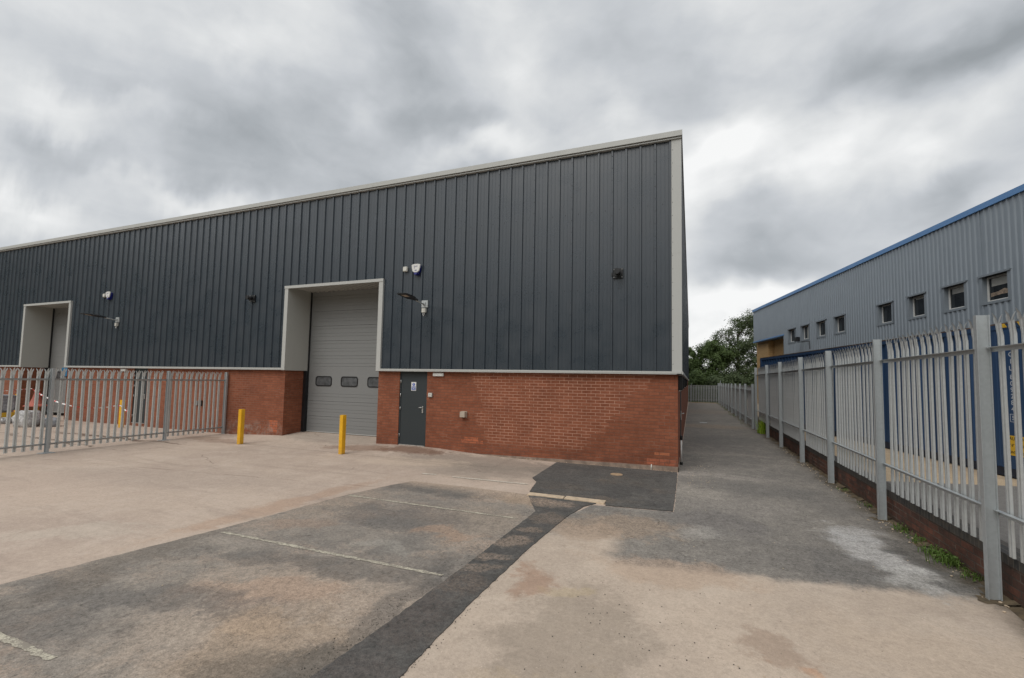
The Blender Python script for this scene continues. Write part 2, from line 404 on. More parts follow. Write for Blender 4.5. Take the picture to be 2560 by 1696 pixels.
# boundary y as a function of x: about 5.0 at x=-1, 5.45 at x=2
bx = g.add(g.mul(o[0], .16), 5.08)
north = g.rng(g.math('SUBTRACT', o[1], bx), -.14, .22)
left = g.rng(o[0], -.55, -1.1)                 # towards the trench the change is gradual
north2 = g.rng(g.math('SUBTRACT', o[1], bx), -.1, 1.9)
nn = g.add(g.mul(north, g.math('SUBTRACT', 1.0, left)), g.mul(north2, left))
g._br = None; del g._br; g.gblob(w, v, 0, 0, 1, 1)
nn = g.rng(g.add(nn, g.mul(g._br, .6)), .12, .86)
a = g.mix(nn, s_, g_)
g._m = g.add(g.mul(nn, g._m), g.mul(g.math('SUBTRACT', 1.0, nn), ms_))
w2 = g.warp(v, 2.2, .9)
for (cx, cy, rx, ry, an, cc, k) in (
        (2.0, 6.6, .34, .7, .25, (.43, .42, .41), .7), (2.28, 5.85, .35, .4, .2, (.42, .41, .39), .6), (2.0, 7.3, .3, .35, 0, (.42, .41, .40), .6),
        (1.55, 5.9, .35, .55, 0, (.13, .125, .12), .5), (2.5, 6.3, .2, .7, .1, (.07, .068, .065), .7), (2.45, 4.6, .5, .5, 0, (.50, .42, .35), .6), (1.8, 4.2, 1.0, .45, 0, (.46, .37, .29), .5),
        (-.9, 6.3, .75, .5, .2, (.30, .235, .18), .75), (-1.3, 5.8, .45, .35, 0, (.36, .27, .2), .6), (.1, 8.8, .6, .5, 0, (.34, .31, .27), .45),
        (.7, 8.0, .9, .5, .3, (.24, .22, .2), .55), (.35, 7.0, .7, .5, -.3, (.15, .14, .135), .6), (.3, 10.4, 1.2, .25, 0, (.31, .28, .25), .5), (.9, 13.6, 1.5, .3, .1, (.28, .25, .22), .5),
        (.1, 6.4, .35, .22, .3, (.36, .34, .31), .5), (1.2, 9.4, 1.2, .5, 0, (.13, .125, .118), .45), (.8, 22, 1.6, 1.0, 0, (.27, .215, .165), .6), (.9, 33, 1.8, 2.5, 0, (.24, .2, .165), .5),
        (1.2, 17, 1.2, 1.4, 0, (.13, .125, .12), .4), (1.0, 47.4, 3, .8, 0, (.30, .2, .12), .8),
        (-.9, 3.4, .55, .8, 0, (.27, .225, .18), .55), (-.5, 2.6, 1.0, .35, .2, (.43, .34, .24), .5), (-1.5, 4.2, .25, .3, 0, (.30, .18, .12), .6),
        (-1.1, 4.1, .25, .12, 0, (.44, .35, .22), .4), (.6, 3.9, .25, .2, 0, (.27, .19, .14), .5), (.9, 3.6, .3, .1, -.4, (.46, .24, .13), .45), (-.2, 5.0, .8, .35, 0, (.42, .31, .23), .5)):
    a = g.mix(g.mul(g.gblob(w2, v, cx, cy, rx, ry, an), k), a, cc)
# damp dirty margin under the low wall
mar = g.mul(g.rng(o[0], 2.35, 2.75), g.rng(g.noise(v, 2.5, 4), .35, .6, .3, .9))
a = g.mix(mar, a, (.085, .07, .05))
spot = g.rng(g.vor(v, 4.3), .045, .028)
a = g.mix(g.mul(spot, g.rng(g.noise(v, 1.3, 2), .48, .6, 0, .8)), a, (.07, .06, .055))
chip = g.rng(g.vor(v, 22), .12, .06)
a = g.mix(g.mul(chip, g.rng(g.noise(v, 24, 2), .58, .64, 0, .7)), a, (.42, .39, .35))
a = g.mix(g.mul(g.mul(g.cracks(v, .55, .006, .7, .53, .62), north), .5), a, (.055, .05, .045))
g.col(g.grainy(a)); g.bump(g.add(f, g.mul(f2, .6)), .45, .005)
M['alley'] = g.m

# fresh black asphalt
def fresh(name, blobs):
    g = G(name, .88, 0, .3)
    v = g.tc('Object')
    a, n0, n1, n2, f, f2 = ground_base(g, v, (.098, .094, .089), (.074, .072, .069), (.135, .127, .117), .75, 130)
    w = g.warp(v, 3.0, .35)
    spk = g.rng(f2, .62, .45, .2, 1)
    for (cx, cy, rx, ry, an, cc, k) in blobs:
        a = g.mix(g.mul(g.mul(g.gblob(w, v, cx, cy, rx, ry, an), k), spk), a, cc)
    dn = g.noise(w, 1.1, 5, .65)
    a = g.mix(g.mul(g.mul(g.rng(dn, .5, .75), spk), .4), a, (.2, .15, .11))
    pal = g.rng(g.vor(v, 2.2), .035, .022)
    a = g.mix(g.mul(pal, g.rng(g.noise(v, 1.9, 2), .5, .56, 0, .9)), a, (.42, .37, .3))
    g.col(g.grainy(a)); g.bump(g.add(f, g.mul(f2, .9)), .7, .007)
    return g.m
sand = (.34, .26, .20)
M['trench'] = fresh('new_trench_asphalt', ((-2.05, 5.15, .22, .16, .2, sand, .6), (-2.0, 5.6, .2, .08, .3, sand, .45), (-2.1, 4.6, .25, .08, .4, sand, .5), (-2.15, 4.25, .3, .10, .3, sand, .4),
                                            (-1.95, 6.2, .25, .25, 0, (.2, .16, .13), .7), (-2.2, 6.95, .4, .2, 0, sand, .8), (-2.1, 3.9, .3, .2, 0, (.15, .12, .1), .7), (-2.15, 3.2, .3, .4, 0, (.11, .09, .08), .6), (-2.1, 2.4, .3, .3, 0, (.12, .1, .09), .5)))
M['patch'] = fresh('new_asphalt_patch', ((-2.3, 8.1, .5, .3, 0, (.1, .09, .08), .7), (-.9, 9.0, .8, .4, 0, (.095, .09, .082), .7), (-1.6, 7.5, .8, .12, 0, (.14, .12, .1), .5)))

# white parking lines worn into the surface
g = G('worn_line_paint', .85, 0, .3)
v = g.tc('Object')
n = g.noise(v, 45, 4, .75); n2 = g.noise(v, 3.5, 4, .6)
n3 = g.noise(v, 38, 6, .9)
k = g.rng(g.add(g.add(n, g.mul(g.math('SUBTRACT', n2, .5), .7)), g.mul(g.math('SUBTRACT', n3, .5), 1.6)), .44, .60)
g.col(g.mix(k, (.24, .215, .18), (.50, .465, .37)))
g.bump(n, .4, .004)
M['line'] = g.m

g = G('rough_ground', .95, 0, .2)
v = g.tc('Object')
g.col(g.mix(g.rng(g.noise(v, .08, 6, .6), .4, .6), (.06, .085, .03), (.14, .13, .09)))
M['ground'] = g.m
g = G('neighbour_concrete', .92, 0, .25)
v = g.tc('Object')
a, n0, n1, n2, f, f2 = ground_base(g, v, (.40, .31, .21), (.30, .24, .175), (.46, .37, .26), .4)
o = g.xyz(g.warp(v, 2, .1))
k = g.rng(g.math('SUBTRACT', g.add(g.mul(o[0], .25), 8.25), o[1]), -.03, .03)
a2 = g.mix(g.rng(f, .4, .6), (.12, .115, .11), (.2, .19, .18))
g.col(g.grainy(g.mix(k, a, a2))); g.bump(f, .3, .004)
M['nyard'] = g.m

# foliage
def leafmat(name, a, b, c):
    g = G(name, .6, 0, .35)
    oi = g.n('ShaderNodeNewGeometry').outputs['Random Per Island']
    v = g.tc('Object')
    x = g.mix(oi, a, b)
    x = g.mix(g.mul(g.rng(g.noise(v, .45, 3), .45, .65), .6), x, c)
    g.col(x)
    g.b.inputs['Subsurface Weight'].default_value = 0.0
    tr = g.n('ShaderNodeBsdfTranslucent'); g.put(tr.inputs['Color'], x)
    mx = g.n('ShaderNodeMixShader'); mx.inputs[0].default_value = .25
    out = [q for q in g.nt.nodes if q.type == 'OUTPUT_MATERIAL'][0]
    g.nt.links.new(g.b.outputs[0], mx.inputs[1]); g.nt.links.new(tr.outputs[0], mx.inputs[2]); g.nt.links.new(mx.outputs[0], out.inputs[0])
    return g.m
M['leafd'] = leafmat('dark_leaves', (.050, .078, .030), (.105, .14, .062), (.075, .10, .05))
M['leafm'] = leafmat('mid_green_leaves', (.050, .085, .022), (.095, .14, .042), (.07, .105, .03))
M['leafg'] = leafmat('grass_blades', (.07, .13, .02), (.12, .20, .04), (.10, .13, .03))
M['lime'] = leafmat('lime_weed_leaves', (.22, .36, .02), (.34, .46, .04), (.28, .36, .05))
M['bark'] = plain('bark', (.10, .08, .06), .9, var=.4, scale=6, bump=.5)
M['soil'] = plain('soil_and_moss', (.10, .075, .045), .95, var=.4, scale=9, bump=.5)

# ------------------------------------------------------------------ mesh builder
class MB:
    def __init__(s): s.v = []; s.f = []; s.m = []; s.sm = []
    def face(s, pts, mi=0, smooth=False):
        i = len(s.v); s.v += [tuple(p) for p in pts]
        s.f.append(tuple(range(i, i + len(pts)))); s.m.append(mi); s.sm.append(smooth)
    def box(s, x0, x1, y0, y1, z0, z1, mi=0, bev=0.0):
        if x0 > x1: x0, x1 = x1, x0
        if y0 > y1: y0, y1 = y1, y0
        if z0 > z1: z0, z1 = z1, z0
        i = len(s.v)
        if bev <= 0:
            s.v += [(x, y, z) for z in (z0, z1) for y in (y0, y1) for x in (x0, x1)]
            for q in ((0, 2, 3, 1), (4, 5, 7, 6), (0, 1, 5, 4), (2, 6, 7, 3), (0, 4, 6, 2), (1, 3, 7, 5)):
                s.f.append(tuple(i + k for k in q)); s.m.append(mi); s.sm.append(False)
        else:
            bm = bmesh.new(); bmesh.ops.create_cube(bm, size=1)
            for w in bm.verts: w.co = Vector(((x0 + x1) / 2 + w.co.x * (x1 - x0), (y0 + y1) / 2 + w.co.y * (y1 - y0), (z0 + z1) / 2 + w.co.z * (z1 - z0)))
            bmesh.ops.bevel(bm, geom=list(bm.edges), offset=bev, segments=2, affect='EDGES')
            s.frombm(bm, mi)
    def frombm(s, bm, mi=0, smooth=False):
        i = len(s.v); bm.verts.index_update()
        s.v += [tuple(w.co) for w in bm.verts]
        for f in bm.faces:
            s.f.append(tuple(i + w.index for w in f.verts)); s.m.append(mi); s.sm.append(smooth)
        bm.free()
    def tube(s, pts, r, n=10, mi=0, cap=True, smooth=True):
        pts = [Vector(p) for p in pts]; rings = []
        rr = r if isinstance(r, (list, tuple)) else [r] * len(pts)
        up = Vector((0, 0, 1))
        for k, p in enumerate(pts):
            d = (pts[min(k + 1, len(pts) - 1)] - pts[max(k - 1, 0)]).normalized()
            a = d.cross(up if abs(d.z) < .95 else Vector((1, 0, 0))).normalized(); b = d.cross(a)
            i = len(s.v)
            s.v += [tuple(p + (a * math.cos(t) + b * math.sin(t)) * rr[k]) for t in [2 * math.pi * j / n for j in range(n)]]
            rings.append(i)
        for a_, b_ in zip(rings, rings[1:]):
            for j in range(n):
                s.f.append((a_ + j, a_ + (j + 1) % n, b_ + (j + 1) % n, b_ + j)); s.m.append(mi); s.sm.append(smooth)
        if cap:
            s.f.append(tuple(rings[0] + j for j in range(n))[::-1]); s.m.append(mi); s.sm.append(False)
            s.f.append(tuple(rings[-1] + j for j in range(n))); s.m.append(mi); s.sm.append(False)
    def prism(s, poly, fn, d0, d1, mi=0):
        """poly: 2D points; fn(a,b,d)->xyz ; closed prism between d0 and d1"""
        n = len(poly); i = len(s.v)
        s.v += [tuple(fn(a, b, d0)) for a, b in poly] + [tuple(fn(a, b, d1)) for a, b in poly]
        s.f.append(tuple(range(i, i + n))[::-1]); s.m.append(mi); s.sm.append(False)
        s.f.append(tuple(range(i + n, i + 2 * n))); s.m.append(mi); s.sm.append(False)
        for j in range(n):
            s.f.append((i + j, i + (j + 1) % n, i + n + (j + 1) % n, i + n + j)); s.m.append(mi); s.sm.append(False)
    def strip(s, prof, fn, d0, d1, mi=0):
        """open sheet: prof 2D polyline extruded from d0 to d1"""
        i = len(s.v); n = len(prof)
        s.v += [tuple(fn(a, b, d0)) for a, b in prof] + [tuple(fn(a, b, d1)) for a, b in prof]
        for j in range(n - 1):
            s.f.append((i + j, i + j + 1, i + n + j + 1, i + n + j)); s.m.append(mi); s.sm.append(False)
    def build(s, name, mats, parent=None, sub=(0, 0, 0), loc=None):
        me = bpy.data.meshes.new(name)
        me.from_pydata([(a - sub[0], b - sub[1], c - sub[2]) for a, b, c in s.v], [], s.f)
        if not isinstance(mats, (list, tuple)): mats = [mats]
        for m in mats: me.materials.append(M[m] if isinstance(m, str) else m)
        me.polygons.foreach_set('material_index', s.m)
        me.polygons.foreach_set('use_smooth', s.sm)
        uvl = me.uv_layers.new(name='UVMap')
        uvs = []
        for p in me.polygons:
            nx, ny, nz = abs(p.normal.x), abs(p.normal.y), abs(p.normal.z)
            for vi in p.vertices:
                x, y, z = s.v[vi]
                if nz > nx and nz > ny: uvs += [x, y]
                elif nx > ny: uvs += [y, z]
                else: uvs += [x, z]
        uvl.data.foreach_set('uv', uvs)
        me.update()
        o = bpy.data.objects.new(name, me)
        COL.objects.link(o)
        if parent is not None: o.parent = parent
        if loc is not None: o.location = loc
        return o

def copy_tree(o, parent=None):
    c = o.copy(); COL.objects.link(c)
    if parent is not None: c.parent = parent
    for ch in list(o.children): copy_tree(ch, c)
    return c

def text_mesh(name, s, size, mat, parent, loc, rot, align='CENTER', bold=0.0):
    cu = bpy.data.curves.new(name, 'FONT'); cu.body = s; cu.size = size; cu.align_x = align; cu.align_y = 'CENTER'; cu.offset = bold; cu.resolution_u = 3
    t = bpy.data.objects.new(name, cu); COL.objects.link(t)
    dg = bpy.context.evaluated_depsgraph_get()
    me = bpy.data.meshes.new_from_object(t.evaluated_get(dg))
    bpy.data.objects.remove(t); bpy.data.curves.remove(cu)
    me.materials.clear(); me.materials.append(M[mat])
    o = bpy.data.objects.new(name, me); COL.objects.link(o)
    o.parent = parent; o.location = loc; o.rotation_euler = rot
    return o

# ------------------------------------------------------------------ numbers
BY = 10.456      # front brick face
CY = 10.37       # front cladding rib face
BX = -.2747      # side brick face
CX = -.185       # side cladding face
ZD0, ZD1 = 2.172, 2.24   # drip flashing
ZT0, ZT1 = 7.65, 7.776   # verge flashing
YE = 48.0        # far end of the building
XL = -34.0       # left end built

# ================================================================== GROUND
def sheet(name, poly, z, mat, thick=0.0):
    mb = MB()
    mb.face([(x, y, z) for x, y in poly])
    if thick:
        for (a, b) in zip(poly, poly[1:] + poly[:1]): mb.face([(a[0], a[1], -.01), (b[0], b[1], -.01), (b[0], b[1], z), (a[0], a[1], z)])
    o = mb.build(name, mat)
    return tag(o, kind='structure')
sheet('ground', [(-420, -300), (420, -300), (420, 520), (-420, 520)], -.04, 'ground')
sheet('pavement', [(-46, -8), (3.0, -8), (3.0, 49.5), (-46, 49.5)], 0.0, 'apron')
def wob(p, q, n, a, seed):
    """a slightly ragged cut edge from p to q"""
    r = random.Random(seed); out = []
    L = math.hypot(q[0] - p[0], q[1] - p[1]); nx, ny = -(q[1] - p[1]) / L, (q[0] - p[0]) / L
    for i in range(n):
        t = i / n; k = 0 if i == 0 else r.uniform(-a, a)
        out.append((p[0] + (q[0] - p[0]) * t + nx * k, p[1] + (q[1] - p[1]) * t + ny * k))
    return out
def ragged(pts, step=.07, a=.010, seed=1, closed=True):
    o = []
    for i, p in enumerate(pts):
        if i == len(pts) - 1 and not closed: o.append(p); break
        q = pts[(i + 1) % len(pts)]
        n = max(1, int(math.hypot(q[0] - p[0], q[1] - p[1]) / step))
        o += wob(p, q, min(n, 160), a, seed + i)
    return o
sheet('car_park', ragged([(-6.35, -6), (-6.2, 1.2), (-6.04, 2.23), (-5.86, 3.2), (-5.70, 4.08), (-5.57, 5.1), (-5.45, 5.99), (-5.22, 6.85), (-5.05, 7.28), (-3.8, 7.33), (-2.64, 7.28), (-2.2, 6.5), (-2.25, 4.27), (-2.30, 2.94), (-2.34, 2.35), (-2.45, -6)], seed=3), .004, 'tarmac')
sheet('road', ragged([(-1.86, -6), (-1.84, 2.57), (-1.86, 3.57), (-1.83, 4.71), (-1.74, 6.3), (-1.5, 7.1), (-.25, 7.24), (-.27, 10.4)], seed=40, closed=False) + [(-.2, 49.5), (3.0, 49.5), (3.0, -6)], .004, 'alley')
sheet('asphalt_trench', ragged([(-2.47, -6), (-2.36, 2.35), (-2.32, 2.94), (-2.26, 4.27), (-2.23, 5.4), (-2.21, 6.40), (-2.40, 6.75), (-2.62, 7.2), (-2.0, 7.33), (-1.42, 7.26), (-1.60, 6.95), (-1.70, 6.36), (-1.77, 5.5), (-1.81, 4.71), (-1.84, 3.57), (-1.82, 2.57), (-1.80, -6)], step=.05, a=.007, seed=7), .012, 'trench', True)
sheet('asphalt_patch', ragged([(-3.05, 10.35), (-3.02, 8.52), (-2.83, 8.23), (-2.70, 7.47), (-2.1, 7.38), (-1.34, 7.44), (-1.29, 7.15), (-.27, 7.26), (-.27, 8.8), (-.29, 10.35)], step=.07, a=.006, seed=9), .0165, 'patch', True)
def ramp(xo, mirror_end):
    hx = [(-14.3, 0), (-13.4, .045), (-12.4, .085), (-8.5, .08), (-7.9, .095), (-7.3, .105), (-6.5, .095), (-5.8, .055), (-5.0, .018), (-4.2, 0)]
    gy = [(9.15, 0), (9.5, .12), (9.9, .42), (10.25, .8), (10.5, 1.0), (11.0, 1.45), (11.33, 1.62), (11.5, 1.62)]
    mb = MB(); X = []
    for (a, ha), (b, hb) in zip(hx, hx[1:]):
        for k in range(6): X.append((a + (b - a) * k / 6, ha + (hb - ha) * k / 6))
    X.append(hx[-1])
    for (a, ha), (b, hb) in zip(X, X[1:]):
        for (c, gc), (d, gd) in zip(gy, gy[1:]):
            mb.face([(a + xo, c, .0035 + ha * gc), (b + xo, c, .0035 + hb * gc), (b + xo, d, .0035 + hb * gd), (a + xo, d, .0035 + ha * gd)], 0, True)
    tag(mb.build('pavement', 'apron'), kind='structure')
ramp(0, 0)
mbx = None
# flush concrete edging pieces
for x0, x1, dz in ((-2.66, -2.02, 0), (-2.0, -1.32, .004)):
    mb = MB(); y0 = 7.21 if x0 > -2.5 else 7.22
    mb.box(x0, x1, y0, y0 + .16 + dz * 4, -.02, .024 + dz, bev=.005)
    o = mb.build('kerb_stone', 'edging')
    tag(o, ('short sandy concrete edging stone, the left piece at the trench mouth' if dz == 0 else 'long sandy concrete edging stone between the trench and the black asphalt patch'), 'kerb stone', 'flush kerb stones at the trench mouth')
g = G('faint_line_paint', .85, 0, .3)
v = g.tc('Object')
n = g.noise(v, 40, 5, .85)
g.col(g.mix(g.rng(n, .38, .52), (.34, .29, .24), (.66, .62, .53)))
M['line2'] = g.m
def line(a, b, w, seed, lm='line'):
    d = Vector((b[0] - a[0], b[1] - a[1])); L = d.length; d.normalize(); n = Vector((-d.y, d.x)); r = random.Random(seed)
    up = []; dn = []
    k = max(2, int(L / .05))
    for i in range(k + 1):
        p = Vector(a) + d * L * i / k
        up.append(tuple(p + n * (w / 2 + r.uniform(-.012, .008)))); dn.append(tuple(p - n * (w / 2 + r.uniform(-.012, .008))))
    mb = MB()
    for i in range(k):
        mb.face([(up[i][0], up[i][1], .0085), (dn[i][0], dn[i][1], .0085), (dn[i + 1][0], dn[i + 1][1], .0085), (up[i + 1][0], up[i + 1][1], .0085)])
    return tag(mb.build('parking_line', lm), kind='structure')
line((-5.54, 3.97), (-2.36, 3.98), .052, 1)
line((-5.38, 5.98), (-2.34, 5.97), .048, 2)
line((-6.0, 1.83), (-4.15, 1.82), .052, 3)
line((-4.54, 7.93), (-2.92, 7.97), .055, 4, 'line2')
line((-5.25, 7.93), (-4.93, 7.96), .05, 5, 'line2')

# ================================================================== MAIN WAREHOUSE
WL = (BX, BY, 0)
W = thing('warehouse', WL, 'long dark grey ribbed warehouse on a red brick base with two recessed roller doors', 'warehouse')
D1 = (-12.23, -8.39)      # outer trim of recess 1
D2 = (-27.98, -24.30)
PD1 = (-7.77, -6.86); PD2 = (-19.93, -19.12)
def part(mb, name, mat, parent=None, label=None, stuff=False):
    o = mb.build(name, mat, parent if parent is not None else W, sub=WL)
    if label: o['label'] = label
    if stuff: o['kind'] = 'stuff'
    return o
# brick front: three runs, cut by roller recesses and personnel doors
def brickrun(x0, x1, pd=None, ret=()):
    T = .30
    runs = [(x0, pd[0]), (pd[1], x1)] if pd else [(x0, x1)]
    for i, (a, b) in enumerate(runs):
        mb = MB(); mb.box(a, b, BY, BY + T, -.05, 2.2)
        if pd and i == 0: mb.box(pd[0], pd[1], BY + .003, BY + T, -.05, .10)
        for (c, d) in ret:
            if a - .001 <= c and d <= b + .001: mb.box(c, d, BY + T, 11.16, -.05, 2.2)
        part(mb, 'brick_wall', 'brick')
j1 = (D1[0] + .06, D1[1] - .12); j2 = (D2[0] + .06, D2[1] - .12)
brickrun(j1[1], BX, PD1, ((j1[1], j1[1] + .3),))
brickrun(j2[1], j1[0], PD2, ((j1[0] - .3, j1[0]), (j2[1], j2[1] + .3)))
brickrun(XL, j2[0], None, ((j2[0] - .3, j2[0]),))
# side brick wall
mb = MB()
mb.box(BX - .3, BX, BY + .301, YE, -.05, 2.2)
part(mb, 'side_wall', 'brick')
# cement plinth, its top level, showing more towards the corner
mb = MB()
r = random.Random(5)
xs = [-6.2, -5.4, -4.6, -3.8, -3.0, -2.2, -1.4, -.8, BX + .012]
for a, b in zip(xs, xs[1:]):
    za = .02 + .095 * (a + 6.2) / 5.93; zb = .02 + .095 * (b + 6.2) / 5.93
    mb.prism([(a, -.05), (b, -.05), (b, zb + r.uniform(-.004, .004)), (a, za)], lambda p, q, d: (p, d, q), BY - .018, BY + .002)
mb.box(BX, BX + .012, BY - .018, BY + 1.4, -.05, .11)
part(mb, 'plinth', 'plinth')
# cladding ribs
X0 = -.7585
def rib_profile(a0, a1, org, pitch, base, top, hgt, minor=True):
    """profile points (a, d) with d = outward height"""
    pts = [(a0, 0.0)]
    k0 = math.floor((a0 - org) / pitch) - 1; k1 = math.ceil((a1 - org) / pitch) + 1
    for k in range(k0, k1 + 1):
        c = org + k * pitch
        seq = [(c - base / 2, 0), (c - top / 2, hgt), (c + top / 2, hgt), (c + base / 2, 0)]
        if minor:
            for m_ in (pitch * .36, pitch * .64):
                seq += [(c + m_ - .012, 0), (c + m_ - .005, .0035), (c + m_ + .005, .0035), (c + m_ + .012, 0)]
        for (a, d) in seq:
            if a0 < a < a1: pts.append((a, d))
    pts.append((a1, 0.0))
    return pts
def front_clad(mb, xa, xb, z0, z1):
    mb.strip(rib_profile(xa, xb, X0, 1 / 3, .064, .042, .033), lambda a, d, z: (a, CY + .033 - d, z), z0, z1)
TF = .14       # trim face width
_fc = front_clad
def front_clad(mb, *a): mb = MB(); _fc(mb, *a); part(mb, 'cladding', 'anthracite')
front_clad(mb, D1[1] - .01, BX + .03, ZD1 - .01, ZT0 + .02)
front_clad(mb, D2[1] - .01, D1[0] + .01, ZD1 - .01, ZT0 + .02)
front_clad(mb, XL, D2[0] + .01, ZD1 - .01, ZT0 + .02)
front_clad(mb, D1[0] + .01, D1[1] - .01, 4.84, ZT0 + .02)
front_clad(mb, D2[0] + .01, D2[1] - .01, 4.94, ZT0 + .02)
mb = MB()
mb.strip(rib_profile(BY - .05, YE, BY + .4, 1 / 3, .064, .042, .033, False), lambda a, d, z: (CX - .033 + d, a, z), ZD1 - .01, 7.72)
part(mb, 'side_cladding', 'anthracite')
# fasteners: stitching on every third rib, one per pan at each purlin
mb = MB()
def stud(x, y, z, r_=.0115):
    i = len(mb.v)
    mb.v += [(x + r_ * math.cos(t), y, z + r_ * math.sin(t)) for t in [math.pi / 3 * k for k in range(6)]] + [(x, y - .006, z)]
    for k in range(6): mb.f.append((i + k, i + 6, i + (k + 1) % 6)); mb.m.append(0); mb.sm.append(False)
def solid(x, z):
    for a, b, zt in ((D1[0], D1[1], 4.9), (D2[0], D2[1], 5.0)):
        if a - .02 < x < b + .02 and z < zt + .03: return False
    return True
k = 0
while True:
    x = X0 - k
    if x < XL: break
    z = 2.42
    while z < 7.6:
        if solid(x, z): stud(x, CY - .001, z)
        z += .2955
    k += 1
for k in range(0, 100):
    x = X0 + 1 / 6 - k / 3
    for z in (2.30, 4.2, 6.12):
        if x > XL and solid(x, z): stud(x, CY + .032, z)
fast = part(mb, 'fasteners', 'black', stuff=True)
# drip flashing
for a, b in ((XL, D2[0] + .001), (D2[1] - .001, D1[0] + .001), (D1[1] - .001, CX)):
    mb = MB()
    mb.box(a, b, CY - .035, BY + .01, ZD0, ZD0 + .012)
    mb.box(a, b, CY - .035, CY - .005, ZD0 + .012, ZD1)
    mb.box(a, b, CY - .039, CY - .035, ZD0 + .026, ZD0 + .032)
    part(mb, 'drip_flashing', 'goose')
mb = MB()
mb.box(BX - .02, CX + .02, BY - .121, YE, ZD0, ZD0 + .012)
mb.box(CX - .005, CX + .022, BY - .121, YE, ZD0 + .012, ZD1)
part(mb, 'drip_flashing', 'goose')
# verge flashing along the top
mb = MB()
mb.box(XL, CX + .03, CY - .075, CY + .12, ZT0, ZT1)
mb.box(XL, CX + .012, CY - .045, CY + .10, ZT0 - .045, ZT0 - .018)
for x in (-8.9, -2.0 - 4.1, -15, -21, -27): mb.box(x, x + .05, CY - .0775, CY - .074, ZT0, ZT1 - .004)
part(mb, 'verge_flashing', 'goose')
mb = MB()
mb.box(CX - .09, CX + .028, CY + .121, YE, 7.66, 7.772)
part(mb, 'eaves_flashing', 'goose')
# corner flashing
mb = MB()
mb.box(-.392, CX + .006, CY - .012, CY - .006, ZD1 - .004, ZT0 - .046)
mb.box(CX, CX + .006, CY - .006, CY + .15, ZD1 - .004, ZT0 - .046)
mb.box(-.396, -.392, CY - .012, CY + .03, ZD1 - .004, ZT0 - .046)
mb.box(-.39, CX + .0075, CY - .0145, CY - .012, 4.93, 4.95)
z = 2.4
part(mb, 'corner_flashing', 'goose')
mb = MB()
while z < 7.5:
    stud(-.372, CY - .012, z, .009); z += .31
part(mb, 'corner_fixings', 'black', stuff=True)
# roof
mb = MB()
mb.face([(XL, CY + .03, 7.60), (CX - .02, CY + .03, 7.60), (CX - .02, YE, 7.60), (XL, YE, 7.60)])
mb.box(XL, XL + .1, BY + .31, YE, 0, 7.55)
mb.box(XL + .1, CX - .1, YE - .1, YE - .001, 0, 7.55)
part(mb, 'roof', 'roofm')

